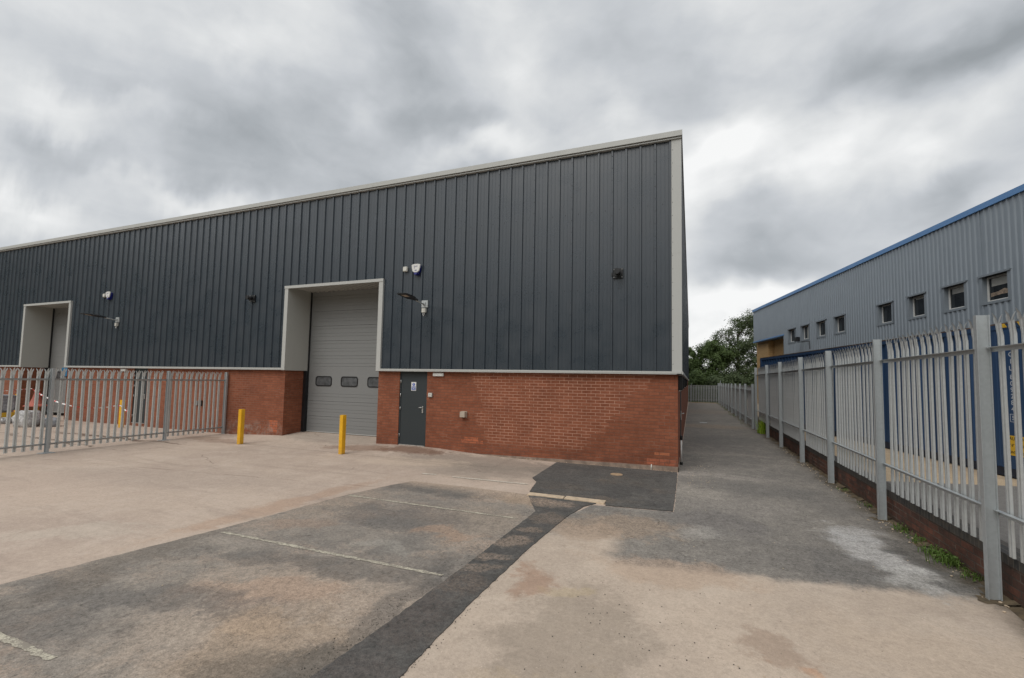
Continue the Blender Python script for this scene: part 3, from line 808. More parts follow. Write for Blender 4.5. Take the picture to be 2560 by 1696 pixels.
# recesses with roller doors
def recess(D, zi, zo, idx):
    xa, xb = D
    # surround trim (front face frame)
    mb = MB()
    f = CY - .03
    mb.box(xa, xa + TF, f, f + .006, ZD0, zo - .001)
    mb.box(xb - TF, xb, f, f + .006, ZD0, zo - .001)
    mb.box(xa - .012, xb + .012, f - .012, f + .004, zo - TF * .62, zo)
    mb.box(xa - .004, xa, f, CY + .035, ZD0, zo - .001)
    mb.box(xb, xb + .004, f, CY + .035, ZD0, zo - .001)
    mb.box(xa - .012, xb + .012, f + .004, CY + .035, zo - .006, zo)
    s_ = part(mb, 'door_surround', 'goose')
    # reveal linings
    mb = MB()
    mb.box(xa + TF - .006, xa + TF, f + .006, 11.24, ZD0 - .01, zi + .1)
    mb.box(xa + .02, xa + TF - .006, f + .006, 11.24, ZD0 - .01, ZD0 - .004)
    part(mb, 'reveal_lining', 'goose_reveal'); mb = MB()
    mb.box(xb - TF, xb - TF + .006, f + .006, 11.24, ZD0 - .01, zi + .1)
    part(mb, 'reveal_lining', 'goose_reveal')
    # corrugated soffit
    mb = MB()
    mb.strip(rib_profile(xa + TF, xb - TF, xa, .2, .09, .05, .032, False), lambda a, d, y: (a, y, zi + .12 - d), f + .006, 11.36)
    part(mb, 'soffit', 'goose_reveal')
    # steel posts and head
    mb = MB()
    mb.box(xa + .04, xa + TF + .022, 11.165, 11.235, 0, ZD0 - .015); mb.box(xa + .04, xa + TF + .022, 11.245, 11.29, 0, zi + .2)
    part(mb, 'door_post', 'black'); mb = MB()
    mb.box(xb - TF - .022, xb - .04, 11.245, 11.29, 0, zi + .2)
    part(mb, 'door_post', 'black')
    # door
    mb = MB(); Y = 11.30
    prof = []; z = .175; alt = 0
    wz = (1.66, 2.0)
    while z < zi + .3:
        z2 = z + (.152 if alt % 2 == 0 else .098)
        inb = (z2 > wz[0] - .09 and z < wz[1] + .09)
        prof += [(z + .001, 0.0), (z2 - .009, 0.0)]
        if not inb: prof += [(z2 - .007, .006), (z2 - .001, .006)]
        if alt % 4 == 3 and not inb: prof[-1] = (z2 - .001, .012)
        z = z2; alt += 1
    mb.strip(prof, lambda a, d, x: (x, Y + d, a), xb - .03, xa + .03)
    mb.box(xa + .03, xb - .03, Y + .03, Y + .06, .14, zi + .3)
    dr = part(mb, 'roller_door', 'roller')
    mb = MB(); mb.box(xa + .03, xb - .03, Y - .004, Y + .028, .150, .173)
    part(mb, 'bottom_rail', 'goose', dr)
    mb = MB(); mb.box(xa + .03, xb - .03, Y + .002, Y + .028, .10, .149)
    part(mb, 'rubber_seal', 'blackrub', dr)
    x = xa + .47
    n = 0
    while x + .69 < xb + .1:
        cx = x + .345; cz = 1.83
        def rr(w, h, r_, seg=5):
            pts = []
            for (sx, sy, a0) in ((1, 1, 0), (-1, 1, 90), (-1, -1, 180), (1, -1, 270)):
                for t in range(seg + 1):
                    an = R(a0 + 90 * t / seg)
                    pts.append((cx + sx * (w / 2 - r_) + r_ * math.cos(an), cz + sy * (h / 2 - r_) + r_ * math.sin(an)))
            return pts
        mb = MB()
        outer = rr(.69, .335, .09); inner = rr(.62, .265, .07)
        m_ = len(outer); i = len(mb.v)
        for ring, y in ((outer, Y - .001), (outer, Y - .014), (inner, Y - .014), (inner, Y - .002)):
            mb.v += [(a, y, b) for a, b in ring]
        for q in range(3):
            for j in range(m_):
                mb.f.append((i + q * m_ + j, i + q * m_ + (j + 1) % m_, i + (q + 1) * m_ + (j + 1) % m_, i + (q + 1) * m_ + j)); mb.m.append(0); mb.sm.append(False)
        wn = part(mb, 'window', 'black', dr)
        x += 1.07; n += 1
        mb = MB(); mb.prism(inner, lambda a, b, d: (a, d, b), Y - .006, Y - .003)
        gl = mb.build('pane', 'frost', dr, sub=WL)
    return dr
recess(D1, 4.74, 4.87, 0)
recess(D2, 4.84, 4.97, 1)

# personnel doors
def pdoor(pd, sign):
    x0, x1 = pd
    mb = MB(); Y = BY + .035
    mb.box(x0 + .005, x1 - .005, Y + .02, Y + .06, .10, 2.17)
    mb.box(x0 + .003, x0 + .038, Y - .015, Y + .019, .10, 2.17)
    mb.box(x1 - .038, x1 - .003, Y - .015, Y + .019, .10, 2.17)
    mb.box(x0 + .038, x1 - .038, Y - .015, Y + .019, 2.13, 2.17)
    fr = part(mb, 'door_frame', 'anthracite_door')
    mb = MB(); mb.box(x0 + .042, x1 - .042, Y - .004, Y + .018, .125, 2.126, bev=.003)
    d = part(mb, 'door', 'anthracite_door')
    mb = MB(); mb.box(x0 + .03, x1 - .03, Y - .03, Y + .01, .101, .122)
    part(mb, 'threshold', 'chrome', fr)
    for z in (1.88, 1.5, 1.12, .37):
        mb = MB(); mb.tube([(x0 + .036, Y - .024, z - .045), (x0 + .036, Y - .024, z + .045)], .009, 8)
        part(mb, 'hinge', 'chrome', d)
    mb = MB()
    hx = x1 - .135
    mb.box(hx - .022, hx + .022, Y - .020, Y - .005, 1.02, 1.21, bev=.004)
    mb.tube([(hx, Y - .018, 1.17), (hx, Y - .055, 1.17)], .012, 8)
    mb.tube([(hx + .004, Y - .055, 1.17), (hx - .06, Y - .06, 1.17), (hx - .11, Y - .055, 1.165)], .010, 8)
    part(mb, 'handle', 'chrome', d)
    if sign:
        cx = (x0 + x1) / 2 + .002; mb = MB()
        mb.box(cx - .082, cx + .082, Y - .010, Y - .0045, 1.63, 1.875, bev=.002)
        sg = part(mb, 'sign', 'white', d, 'small white sign with blue circle and blue panel')
        mb = MB()
        mb.tube([(cx, Y - .0112, 1.805), (cx, Y - .0135, 1.805)], .042, 20, smooth=False)
        mb.box(cx - .066, cx + .066, Y - .0125, Y - .0112, 1.648, 1.752)
        mb.build('sign_panel', 'signblue', d, sub=WL)
        loc = lambda z: (cx - WL[0], Y - .0150 - WL[1], z)
        mb = MB(); mb.box(cx - .006, cx + .006, Y - .0150, Y - .0138, 1.797, 1.835); mb.box(cx - .006, cx + .006, Y - .0150, Y - .0138, 1.777, 1.789)
        mb.build('sign_symbol', 'white', d, sub=WL)
        for t, z in (('FIRE DOOR', 1.728), ('KEEP', 1.700), ('LOCKED', 1.672)):
            text_mesh('sign_text', t, .030, 'white', d, loc(z), (R(90), 0, 0), bold=.0008)
    return d
pdoor(PD1, True)
pdoor(PD2, False)
# side door beyond the corner (seen edge on)
mb = MB(); mb.box(BX + .001, BX + .012, 12.6, 13.55, .08, 2.1)
sd = part(mb, 'side_door', 'anthracite_door')
mb = MB(); mb.box(BX + .013, BX + .03, 12.72, 12.78, .98, 1.22); mb.tube([(BX + .03, 12.75, 1.15), (BX + .09, 12.75, 1.15), (BX + .09, 12.87, 1.15)], .012, 8)
part(mb, 'handle', 'chrome', sd)

# ================================================================== wall-mounted things
# alarm bell boxes
def alarm(x, label):
    L = (x, CY - .002, 5.03)
    t = thing('alarm_box', L, label, 'alarm box', 'alarm bell boxes on the cladding')
    poly = [(-.125, .155), (-.06, .168), (.0, .172), (.06, .168), (.125, .155), (.143, .135), (.128, .04), (.098, -.06), (.06, -.125), (.0, -.15), (-.06, -.125), (-.098, -.06), (-.128, .04), (-.143, .135)]
    mb = MB(); mb.prism([(a * .93, b * .93 - .012) for a, b in poly], lambda a, b, d: (a, d, b), -.055, .03)
    mb.build('back_box', 'bluep', t)
    cov = [(a, b) for a, b in poly if b > -.05] 
    cov = [(-.125, .155), (-.06, .168), (.0, .172), (.06, .168), (.125, .155), (.143, .135), (.128, .04), (.105, -.035), (.05, -.072), (0, -.08), (-.05, -.072), (-.105, -.035), (-.128, .04), (-.143, .135)]
    mb = MB()
    n = len(cov)
    for (k, y0, y1) in ((1.0, -.056, -.075), (.94, -.075, -.084)):
        mb.prism([(a * k, (b - .05) * k + .05) for a, b in cov], lambda a, b, d: (a, d, b), y1, y0)
    mb.build('cover', 'white', t)
    mb = MB(); mb.tube([(0, -.058, -.105), (0, -.085, -.10)], [.055, .04], 14)
    mb.build('strobe_lens', 'bluep', t)
    mb = MB()
    for (xx, zz, w, h) in ((-.05, .10, .012, .032), (-.018, .092, .014, .026), (.012, .092, .012, .026), (.042, .10, .014, .034), (-.045, .055, .02, .02)):
        mb.box(xx - w / 2, xx + w / 2, -.0865, -.0845, zz - h / 2, zz + h / 2)
    mb.box(-.035, .035, -.0865, -.0845, -.012, -.002); mb.box(-.03, .03, -.0865, -.0845, -.034, -.024)
    mb.build('logo', 'bluep', t)
    return t
alarm(-7.24, 'white and blue alarm box above the wall lamp, right of the open roller recess')
alarm(-21.66, 'white and blue alarm box high on the left unit, beyond the palisade fence')
def sbox(x, z, label):
    mb = MB(); mb.box(-.07, .07, -.045, .03, -.07, .07, bev=.012); o = mb.build('junction_box', 'whitep', loc=(x, CY - .002, z))
    mb = MB(); mb.box(-.055, .055, -.05, -.0455, -.055, .055, bev=.002); mb.build('lid', 'whitep', o)
    tag(o, label, 'junction box', 'white boxes beside the alarm boxes')
sbox(-7.635, 5.09, 'small square off-white box just left of the nearer alarm box')
sbox(-22.0, 5.07, 'small square off-white box just left of the farther alarm box')
# wall lamps on arms
def lamp(x, z0, tip, label):
    t = thing('wall_lamp', (x, CY, z0), label, 'wall lamp', 'street-type lamps on the warehouse wall')
    mb = MB(); mb.box(-.10, .10, -.012, .03, -.10, .10, bev=.003); mb.box(-.03, .03, -.05, -.0125, -.05, .04)
    mb.build('wall_plate', 'galvp', t)
    mb = MB(); mb.tube([(0, -.03, -.02), (0, -.28, .015), (0, -.42, .035)], .022, 10)
    mb.build('arm', 'galvp', t)
    # head: long flat, thicker at the spigot, slightly tilted
    hd = MB()
    sec = [(-.36, .030, .035, .0), (-.50, .052, .045, .008), (-.62, .13, .052, .02), (-.80, .155, .036, .038), (-1.02, .155, .020, .055), (-1.08, .13, .012, .060)]
    rings = []
    for (y, w, h, dz) in sec:
        i = len(hd.v)
        hd.v += [(-w, y, .035 + dz - h * .4), (w, y, .035 + dz - h * .4), (w, y, .035 + dz + h * .3), (w * .7, y, .035 + dz + h), (-w * .7, y, .035 + dz + h), (-w, y, .035 + dz + h * .3)]
        rings.append(i)
    for a, b in zip(rings, rings[1:]):
        for j in range(6): hd.f.append((a + j, a + (j + 1) % 6, b + (j + 1) % 6, b + j)); hd.m.append(0); hd.sm.append(False)
    for a, fl in ((rings[0], 0), (rings[-1], 1)):
        hd.f.append(tuple(a + j for j in range(6))); hd.m.append(0); hd.sm.append(False)
    h_ = hd.build('lamp_head', 'black', t)
    mb = MB()
    def zz(y): return .035 + .0235 + (-(y) - .70) * .105 - .012
    mb.face([(-.07, -.80, zz(-.80) - .004), (-.07, -.98, zz(-.98) - .004), (.07, -.98, zz(-.98) - .004), (.07, -.80, zz(-.80) - .004)])
    mb.build('lens', 'beigep', h_)
    mb = MB(); mb.box(-.065, .055, -.055, .02, -.245, -.125, bev=.006)
    jb = mb.build('junction_box', 'whitep', t)
    mb = MB(); mb.tube([(-.025, -.03, -.246), (-.03, -.03, -.30), (-.012, -.03, -.335), (.012, -.03, -.33), (.022, -.03, -.30), (.018, -.03, -.246)], .008, 8)
    mb.build('cable', 'white', jb)
lamp(-6.96, 4.06, None, 'black headed lamp on short arm, wall plate right of the nearer roller recess')
lamp(-21.06, 4.06, None, 'black headed lamp on short arm, left unit beyond the fence')
# flue terminals
def flue(x, z, label):
    t = thing('flue_terminal', (x, CY, z), label, 'flue', 'black flue outlets on the cladding')
    mb = MB(); mb.box(-.115, .115, -.012, .034, -.115, .115, bev=.003); p = mb.build('back_plate', 'black', t)
    for a in (-.095, .095):
        for b in (-.095, .095): mb = MB(); mb.tube([(a, -.0125, b), (a, -.018, b)], .009, 8); mb.build('bolt', 'chrome', p)
    mb = MB(); mb.tube([(0, -.012, 0), (0, -.035, 0)], .09, 18); mb.tube([(0, -.035, .01), (0, -.17, .012)], .062, 18)
    d = mb.build('duct', 'black', t)
    mb = MB(); mb.tube([(0, -.17, .012), (0, -.21, .012)], [.074, .07], 18); mb.build('cowl', 'black', t)
    mb = MB(); mb.box(-.155, -.125, -.02, .03, -.06, .02); mb.build('clip', 'black', t)
flue(-1.605, 4.555, 'round black flue outlet on square plate near the warehouse corner')
flue(-13.71, 4.54, 'round black flue outlet left of the nearer roller recess')
# items on the brickwork
mb = MB(); mb.box(-.165, .165, -.05, 0, -.05, .05, bev=.008); o = mb.build('bulkhead_light', 'white', loc=(-6.49, BY - .001, 2.095))
mb = MB(); mb.box(-.15, .15, -.056, -.0505, -.038, .038, bev=.002); mb.build('diffuser', 'white', o)
tag(o, 'white rectangular bulkhead light on brick beside the personnel door near the corner', 'wall light', 'bulkhead lights by the personnel doors')
o2 = copy_tree(o); o2.location = (-20.9 + .35, BY - .001, 2.095); o2['label'] = 'white rectangular bulkhead light on brick behind the palisade fence'
mb = MB(); mb.box(-.065, .065, -.045, 0, -.06, .06, bev=.006); o = mb.build('key_box', 'chrome', loc=(-6.725, BY - .001, 1.53))
mb = MB(); mb.box(-.05, .05, -.050, -.0455, -.048, .05, bev=.002); f_ = mb.build('cover', 'whitep', o)
mb = MB(); mb.tube([(0, -.0505, .012), (0, -.054, .012)], .011, 10); mb.box(-.03, .03, -.0525, -.0505, -.03, -.024); mb.build('keyhole', 'black', o)
tag(o, 'small square steel key switch right of the personnel door', 'key switch')
mb = MB(); mb.box(-.075, .075, -.13, 0, -.075, .075, bev=.006); mb.box(-.083, .083, -.022, -.0005, -.083, .083, bev=.002)
o = mb.build('vent_cowl', 'beigep', loc=(-5.665, BY - .001, 1.045)); tag(o, 'small beige box cowl fixed low on the red brick wall', 'vent cowl')
mb = MB(); mb.box(-.05, .05, -.05, 0, -.08, .08, bev=.005); o = mb.build('meter_box', 'galvp', loc=(-16.25, BY - .001, .98)); tag(o, 'small grey box on brick behind the palisade fence', 'meter box')
mb = MB(); mb.box(-.022, .022, -.04, 0, -.1, .1, bev=.005); o = mb.build('cable_box', 'black', loc=(-16.0, BY - .001, .98)); tag(o, 'narrow black box on brick right of a grey one, behind the fence', 'cable box')
mb = MB(); mb.box(-.22, .22, -.006, 0, -.19, .19); o = mb.build('notice', 'bluesign', loc=(-26.55, 11.27, 1.98)); tag(o, 'blue notice on the far left roller door', 'notice')
# side wall: dark floodlights with pale lenses under the drip
for i, y in enumerate((10.9, 13.6, 18.5, 26.0)):
    t = thing('wall_pack_light', (BX, y, 1.98), ('black wall light under the flashing, nearest the warehouse corner' if i == 0 else 'black wall light under the flashing on the alley side, %s from the corner' % ('second', 'third', 'fourth')[i - 1]), 'wall light', 'black lights along the alley wall')
    mb = MB(); mb.box(0, .10, -.12, .12, -.17, .17, bev=.01); b_o = mb.build('housing', 'black', t)
    mb = MB(); mb.prism([(.02, -.20), (.09, -.1701), (.02, -.1701)], lambda a, b, d: (a, d, b), -.10, .10); mb.build('lens', 'white', t)
# white pipe on the alley wall
t = thing('drain_pipe', (BX + .05, 11.4, 0), 'short white pipe with black collars on the alley wall', 'pipe')
mb = MB(); mb.tube([(0, 0, .06), (0, 0, .62)], .022, 12); mb.build('pipe', 'white', t)
mb = MB(); mb.tube([(0, 0, .6), (0, 0, .70)], .034, 12); mb.build('collar', 'blackrub', t)
mb = MB(); mb.tube([(0, 0, 0), (0, 0, .07)], .034, 12); mb.build('collar', 'blackrub', t)
mb = MB(); mb.tube([(-.85, BY - .03, .0), (-.845, BY - .03, .12)], .012, 8); mb.tube([(-.845, BY - .03, .12), (-.845, BY, .12)], .012, 8)
o = mb.build('waste_pipe', 'whitep', sub=(-.85, BY, 0), loc=(-.85, BY, 0)); tag(o, 'stub of thin white pipe at the foot of the brick corner', 'pipe')

# ================================================================== BOLLARDS
def bollard(x, y, label, h=1.0, w=.118):
    mb = MB(); mb.box(-w / 2, w / 2, -w / 2, w / 2, 0, h, bev=.006)
    o = mb.build('bollard', 'yellow', loc=(x, y, 0)); o.rotation_euler = (0, 0, R(4 if x < -10 else -3))
    tag(o, label, 'bollard', 'yellow steel bollards guarding the doors')
    return o
bollard(-12.17, 9.07, 'square yellow bollard left of the nearer roller door, right of the palisade fence')
bollard(-8.44, 9.05, 'square yellow bollard right of the nearer roller door')
bollard(-19.42, 9.9, 'yellow bollard behind the palisade fence with tape tied to it')
bollard(-24.15, 9.5, 'yellow bollard behind the fence with a faded cone over its top')
bollard(-26.9, 10.0, 'yellow bollard farthest left, behind the rubble bags')
# faded cone over a bollard
t = thing('traffic_cone', (-24.15, 9.5, .62), 'faded orange traffic cone pulled over a yellow bollard behind the fence', 'traffic cone')
mb = MB()
n = 20
prof = [(.36, 0), (.35, .035), (.27, .06), (.20, .10), (.12, .34), (.075, .56), (.05, .74)]
for k, (r_, z) in enumerate(prof):
    mb.v += [(r_ * math.cos(2 * math.pi * j / n), r_ * math.sin(2 * math.pi * j / n), z) for j in range(n)]
for k in range(len(prof) - 1):
    for j in range(n): mb.f.append((k * n + j, k * n + (j + 1) % n, (k + 1) * n + (j + 1) % n, (k + 1) * n + j)); mb.m.append(0); mb.sm.append(True)
mb.f.append(tuple((len(prof) - 1) * n + j for j in range(n))); mb.m.append(0); mb.sm.append(False)
mb.build('cone_body', 'cone', t)
mb = MB(); mb.tube([(0, 0, .60), (0, 0, .66)], [.074, .066], 16, cap=False); mb.build('reflective_band', 'white', t)
# barrier tape
def tape(pts, label):
    mb = MB()
    P = []
    for a, b, sag in pts:
        n = 26
        for i in range(n):
            u = i / n; p = Vector(a).lerp(Vector(b), u); p.z -= sag * 4 * u * (1 - u); P.append(p)
    P.append(Vector(pts[-1][1]))
    acc = 0
    Q = [P[0]]
    for a, b in zip(P, P[1:]):
        mb_n = max(1, int((b - a).length / .07))
        for i in range(1, mb_n + 1): Q.append(a.lerp(b, i / mb_n))
    for i in range(len(Q) - 1):
        a, b = Q[i], Q[i + 1]; acc += (b - a).length
        mi = 0 if int(acc / .17) % 2 else 1
        tw = .02 * math.sin(acc * 1.3)
        w1 = Vector((0, tw, .017)); 
        mb.face([a - w1, b - w1, b + w1, a + w1], mi)
        mb.face([a - w1 + Vector((0, .002, 0)), a + w1 + Vector((0, .002, 0)), b + w1 + Vector((0, .002, 0)), b - w1 + Vector((0, .002, 0))], mi)
    o = mb.build('barrier_tape', ['white', 'redt'])
    return tag(o, label, 'barrier tape')
tape([((-29, 9.3, 1.05), (-24.15, 9.42, 1.32), .03), ((-24.15, 9.42, 1.22), (-19.42, 9.83, .83), .34), ((-19.38, 9.83, .80), (-18.9, 9.78, .62), .02)], 'red and white barrier tape sagging between the cone and a bollard')

# ================================================================== SITE RUBBISH behind left fence
def sack(x, y, sx, sy, sz, mat, seed, label, name='rubble_bag'):
    r = random.Random(seed)
    bm = bmesh.new(); bmesh.ops.create_cube(bm, size=1); bmesh.ops.subdivide_edges(bm, edges=list(bm.edges), cuts=4, use_grid_fill=True)
    for w in bm.verts:
        c = w.co
        k = 1 - .28 * max(0, c.z) ** 1.5 * (abs(c.x) + abs(c.y))
        c.x *= k; c.y *= k
        bulge = 1 + .18 * (1 - (2 * c.z) ** 2)
        q = Vector((c.x * bulge * sx, c.y * bulge * sy, (c.z + .5) * sz))
        q += Vector((r.uniform(-1, 1), r.uniform(-1, 1), r.uniform(-.6, 1))) * .03 * min(1, (c.z + .5) * 3)
        w.co = q
    mb = MB(); mb.frombm(bm, 0, True)
    o = mb.build(name, mat, loc=(x, y, 0)); o.rotation_euler = (0, 0, r.uniform(-.5, .5))
    return tag(o, label, 'rubble bag', 'bags of waste behind the left fence')
sack(-22.25, 8.55, .46, .4, .56, 'bag', 1, 'tall white rubble bag with crumpled top, nearest the fence post')
sack(-21.75, 8.95, .42, .36, .30, 'bagg', 2, 'low grey rubble bag right of the tall white one')
sack(-23.6, 9.05, .5, .42, .38, 'bagg', 3, 'grey rubble bag left of the tall white one')
sack(-24.3, 8.75, .3, .3, .22, 'bag', 4, 'small white sack on the ground beside the grey bags')
t = thing('wrapped_pallet', (-25.0, 8.6, 0), 'grey wrapped load on a yellow base at the left edge', 'pallet load')
mb = MB(); mb.box(-.62, .62, -.5, .5, .0, .40, bev=.03); mb.build('base', 'hazy', t)
mb = MB(); mb.box(-.58, .58, -.46, .46, .401, 1.06, bev=.07); mb.box(-.62, .62, -.5, .5, .98, 1.04, bev=.02); mb.build('wrapped_load', 'bagg', t)
t = thing('trestle', (-27.4, 9.5, 0), 'thin white upright with a cross rail at the far left', 'barrier')
mb = MB()
mb.tube([(.0, 0, 0), (.0, 0, 1.55)], .035, 8); mb.build('upright', 'whitep', t)
mb = MB(); mb.box(-2.2, -.036, -.02, .02, .86, .92); mb.build('cross_rail', 'whitep', t)
mb = MB(); mb.tube([(-2.2, 0, 0), (-2.2, 0, 1.2)], .035, 8); mb.build('upright', 'whitep', t)

# ================================================================== PALISADE FENCES
def pale_mesh(name, h, out=-1):
    """W-section pale in local coords: x = thickness (out = side of the splayed tip), y = width, z up"""
    mb = MB()
    w = .0355
    sec = [(-w, .016), (-w * .74, 0.0), (-w * .28, .0), (0, .016), (w * .28, .0), (w * .74, 0.0), (w, .016)]
    def P(y, d, z, bx=0): return (out * (-d) + out * bx, y, z)
    zb = h - .30
    levels = [(0, 0), (zb, 0), (zb + .08, .001), (zb + .15, .006), (zb + .20, .010)]
    th = .003
    for side in (0, th):
        i0 = len(mb.v)
        for (z, bx) in levels:
            for (y, d) in sec: mb.v.append(P(y * (1 + (.22 if z > zb + .1 else 0)), d * (1 - (.55 if z > zb + .1 else 0)) + side, z, bx))
        n = len(sec)
        for k in range(len(levels) - 1):
            for j in range(n - 1): mb.f.append((i0 + k * n + j, i0 + k * n + j + 1, i0 + (k + 1) * n + j + 1, i0 + (k + 1) * n + j)); mb.m.append(0); mb.sm.append(False)
    # three points: outer two splay sideways, middle bends outwards
    z1 = zb + .20
    for (ya, yb, yt, zt, bt) in ((-w * 1.22, -w * .5, -w * 1.75, h - .022, -.012), (w * .5, w * 1.22, w * 1.75, h - .022, -.012), (-w * .46, w * .46, w * .25, h, .030)):
        a = P(ya, .004, z1, .016); b = P(yb, .004, z1, .016); m1 = P(ya * .5 + yt * .5 - .006, .004, (z1 + zt) / 2 + .005, .016 + bt * .35); m2 = P(yb * .5 + yt * .5 + .006, .004, (z1 + zt) / 2 + .005, .016 + bt * .35)
        c = P(yt, .004, zt, .016 + bt)
        o_ = (out * -.003, 0, 0)
        for off in ((0, 0, 0), o_):
            q = [tuple(Vector(p_) + Vector(off)) for p_ in (a, b, m2, m1, c)]
            mb.face([q[0], q[1], q[2], q[3]]); mb.face([q[3], q[2], q[4]])
    # bolts where the rails cross
    return mb
def rsj(mb, x, y, z0, z1, wx=.102, wy=.05, t=.008, chamf=True):
    """I-section post: web across x, flanges at both x ends"""
    for s in (-1, 1):
        xa = x + s * wx / 2; xb = xa - s * t
        mb.box(xa, xb, y - wy / 2, y + wy / 2, z0, z1)
    mb.box(x - wx / 2 + t, x + wx / 2 - t, y - .003, y + .003, z0, z1 + .0)
def angle_rail(mb, x, y0, y1, z, out):
    """40 mm angle: one leg vertical against the pales, one leg horizontal towards us"""
    mb.box(x, x + out * .005, y0, y1, z - .045, z)
    mb.box(x + out * .005, x + out * .045, y0, y1, z - .005, z)

# --- right-hand fence (along +Y at x about 2.66) on our side of the low wall
def fence(name, label, px, posts, zpost, prange, spacing, phase, pale_h, pale_z, rails, out, mat='galv', patch_side=0, skip_last=False, nparts=100, pmat='galvp'):
    F = thing(name, (px, posts[0], 0), label, 'fence', 'palisade fences')
    x_p = px - out * .075           # pale plane (away from us)
    for i, y in enumerate(posts):
        mb = MB(); rsj(mb, 0, 0, -.02, zpost); mb.box(-.051, .051, -.028, -.0031, zpost - .02, zpost - .002) if False else None
        mb.build('post', mat, F, loc=(0, y - posts[0], 0))
    for a, b in zip(posts, posts[1:]):
        for z in rails:
            mb = MB(); angle_rail(mb, 0, .012, (b - a) - .012, 0, out)
            mb.box(0, out * .05, -.02, .06, -.052, .0) if False else None
            mb.build('rail', mat, F, loc=(x_p - px + out * .012, a - posts[0], z))
    base = pale_mesh('pale', pale_h, out)
    first = None; k = 0; y = phase
    ys = []
    while y > prange[0]: y -= spacing
    y += spacing
    while y < prange[1]:
        if min(abs(y - p) for p in posts) > .045: ys.append(y)
        y += spacing
    r = random.Random(len(ys))
    mesh = None
    near = sorted(ys)[:nparts]; rest = sorted(ys)[nparts:]
    for y in near:
        if mesh is None:
            o = base.build('pale', pmat, F); mesh = o.data
        else:
            o = bpy.data.objects.new('pale', mesh); COL.objects.link(o); o.parent = F
        o.location = (x_p - px + r.uniform(-.002, .002), y - posts[0] + r.uniform(-.004, .004), pale_z + r.uniform(-.006, .006))
        o.rotation_euler = (r.gauss(0, .0035), r.gauss(0, .003), r.uniform(-.02, .02))
    if rest:
        mb = MB()
        for y in rest:
            dz = r.uniform(-.006, .006); i = len(mb.v)
            mb.v += [(a + x_p - px, b + y - posts[0], c + pale_z + dz) for a, b, c in base.v]
            mb.f += [tuple(i + q for q in f_) for f_ in base.f]; mb.m += base.m; mb.sm += base.sm
        o = mb.build('pales', pmat, F); o['kind'] = 'stuff'
    return F
posts_r = [2.88, 5.53, 8.10, 10.64, 13.10, 15.90, 18.5, 21.46]
fence('palisade_fence', 'tall galvanised palisade fence with posts in front of the low brick wall', 2.66, posts_r, 2.70, (3.0, 21.4), .1487, 5.56, 2.26, .455, (2.385, .845), -1)
posts_f = [21.75, 24.5, 27.1, 29.7, 32.4, 35.0, 37.6, 40.2, 42.8, 45.4, 47.6]
F2 = fence('palisade_fence', 'lower galvanised palisade fence further down the alley beside the road', 2.56, posts_f, 1.98, (21.8, 47.6), .155, 21.9, 1.88, .06, (1.70, .38), -1, nparts=0)
# far fence across the end of the alley (pales across x)
F3 = thing('palisade_fence', (-1.5, 48.3, 0), 'palisade fence closing the far end of the alley', 'fence', 'palisade fences')
base = pale_mesh('pale', 1.72, -1)
first = None
for i in range(28):
    if first is None: o = base.build('pale', 'galvp', F3); first = o.data
    else: o = bpy.data.objects.new('pale', first); COL.objects.link(o); o.parent = F3
    o.location = (i * .155 + .05, 0, .06); o.rotation_euler = (0, 0, R(90))
for x in (.0, 1.55, 4.3):
    mb = MB(); mb.box(-.03, .03, -.05, .05, 0, 1.9 if x < 4 else 2.25); mb.build('post', 'galvd', F3, loc=(x, .02, 0))
for z in (1.5, .3):
    mb = MB(); mb.box(0, 4.3, .02, .06, z - .04, z); mb.build('rail', 'galvd', F3)
# left-hand fence
posts_l = [3.45, 6.05, 8.62, 10.38]
fence('palisade_fence', 'galvanised palisade fence on the left running up to the brick wall', -14.76, posts_l, 2.07, (3.5, 10.35), .1462, 6.12, 2.0, .085, (1.82, .235), 1, pmat='galv_lit')
mb = MB()
for y in posts_l[:-1]: mb.box(-.13, .13, y - .12, y + .12, .0, .012)
# foot plates belong to the fence
ob = mb.build('foot_plate', 'galvp', bpy.data.objects['palisade_fence.003'], sub=(0, 3.45, 0))

# ================================================================== LOW WALL + NEIGHBOUR YARD
LW = thing('low_wall', (2.80, 3, 0), 'low worn red brick retaining wall with dark blue brick capping under the fence', 'wall')
mb = MB(); mb.box(2.79, 3.0, -4, 21.3, -.05, .335); mb.build('brickwork', 'oldbrick', LW, sub=(2.80, 3, 0))
mb = MB(); mb.box(2.783, 3.0, -4, 21.3, .336, .43); mb.build('coping', 'bluebrick', LW, sub=(2.80, 3, 0))
mb = MB()
mb.face([(3.0, -8, .425), (60, -8, .425), (60, 90, .425), (3.0, 90, .425)]); mb.face([(3.0, 21.3, -.05), (3.0, 90, -.05), (3.0, 90, .425), (3.0, 21.3, .425)])
tag(mb.build('yard', 'nyard'), kind='structure')
# soil and moss along the foot of the wall
mb = MB(); r = random.Random(11)
y = 3.0
while y < 21:
    w_ = r.uniform(.03, .16); h_ = r.uniform(.01, .045); L = r.uniform(.1, .3)
    mb.face([(2.79 - w_, y, .006), (2.79 - w_ * r.uniform(.6, 1.1), y + L, .006), (2.80, y + L, h_), (2.80, y, h_)])
    y += L
for py in posts_r[1:]:
    n_ = 14; rr_ = [r.uniform(.07, .17) for _ in range(n_)]
    mb.face([(2.64 + rr_[k] * .9 * math.cos(2 * math.pi * k / n_), py + rr_[k] * math.sin(2 * math.pi * k / n_), .0075) for k in range(n_)])
tag(mb.build('soil', 'soil'), 'strip of soil and moss along the foot of the low wall', 'soil', kind='stuff')

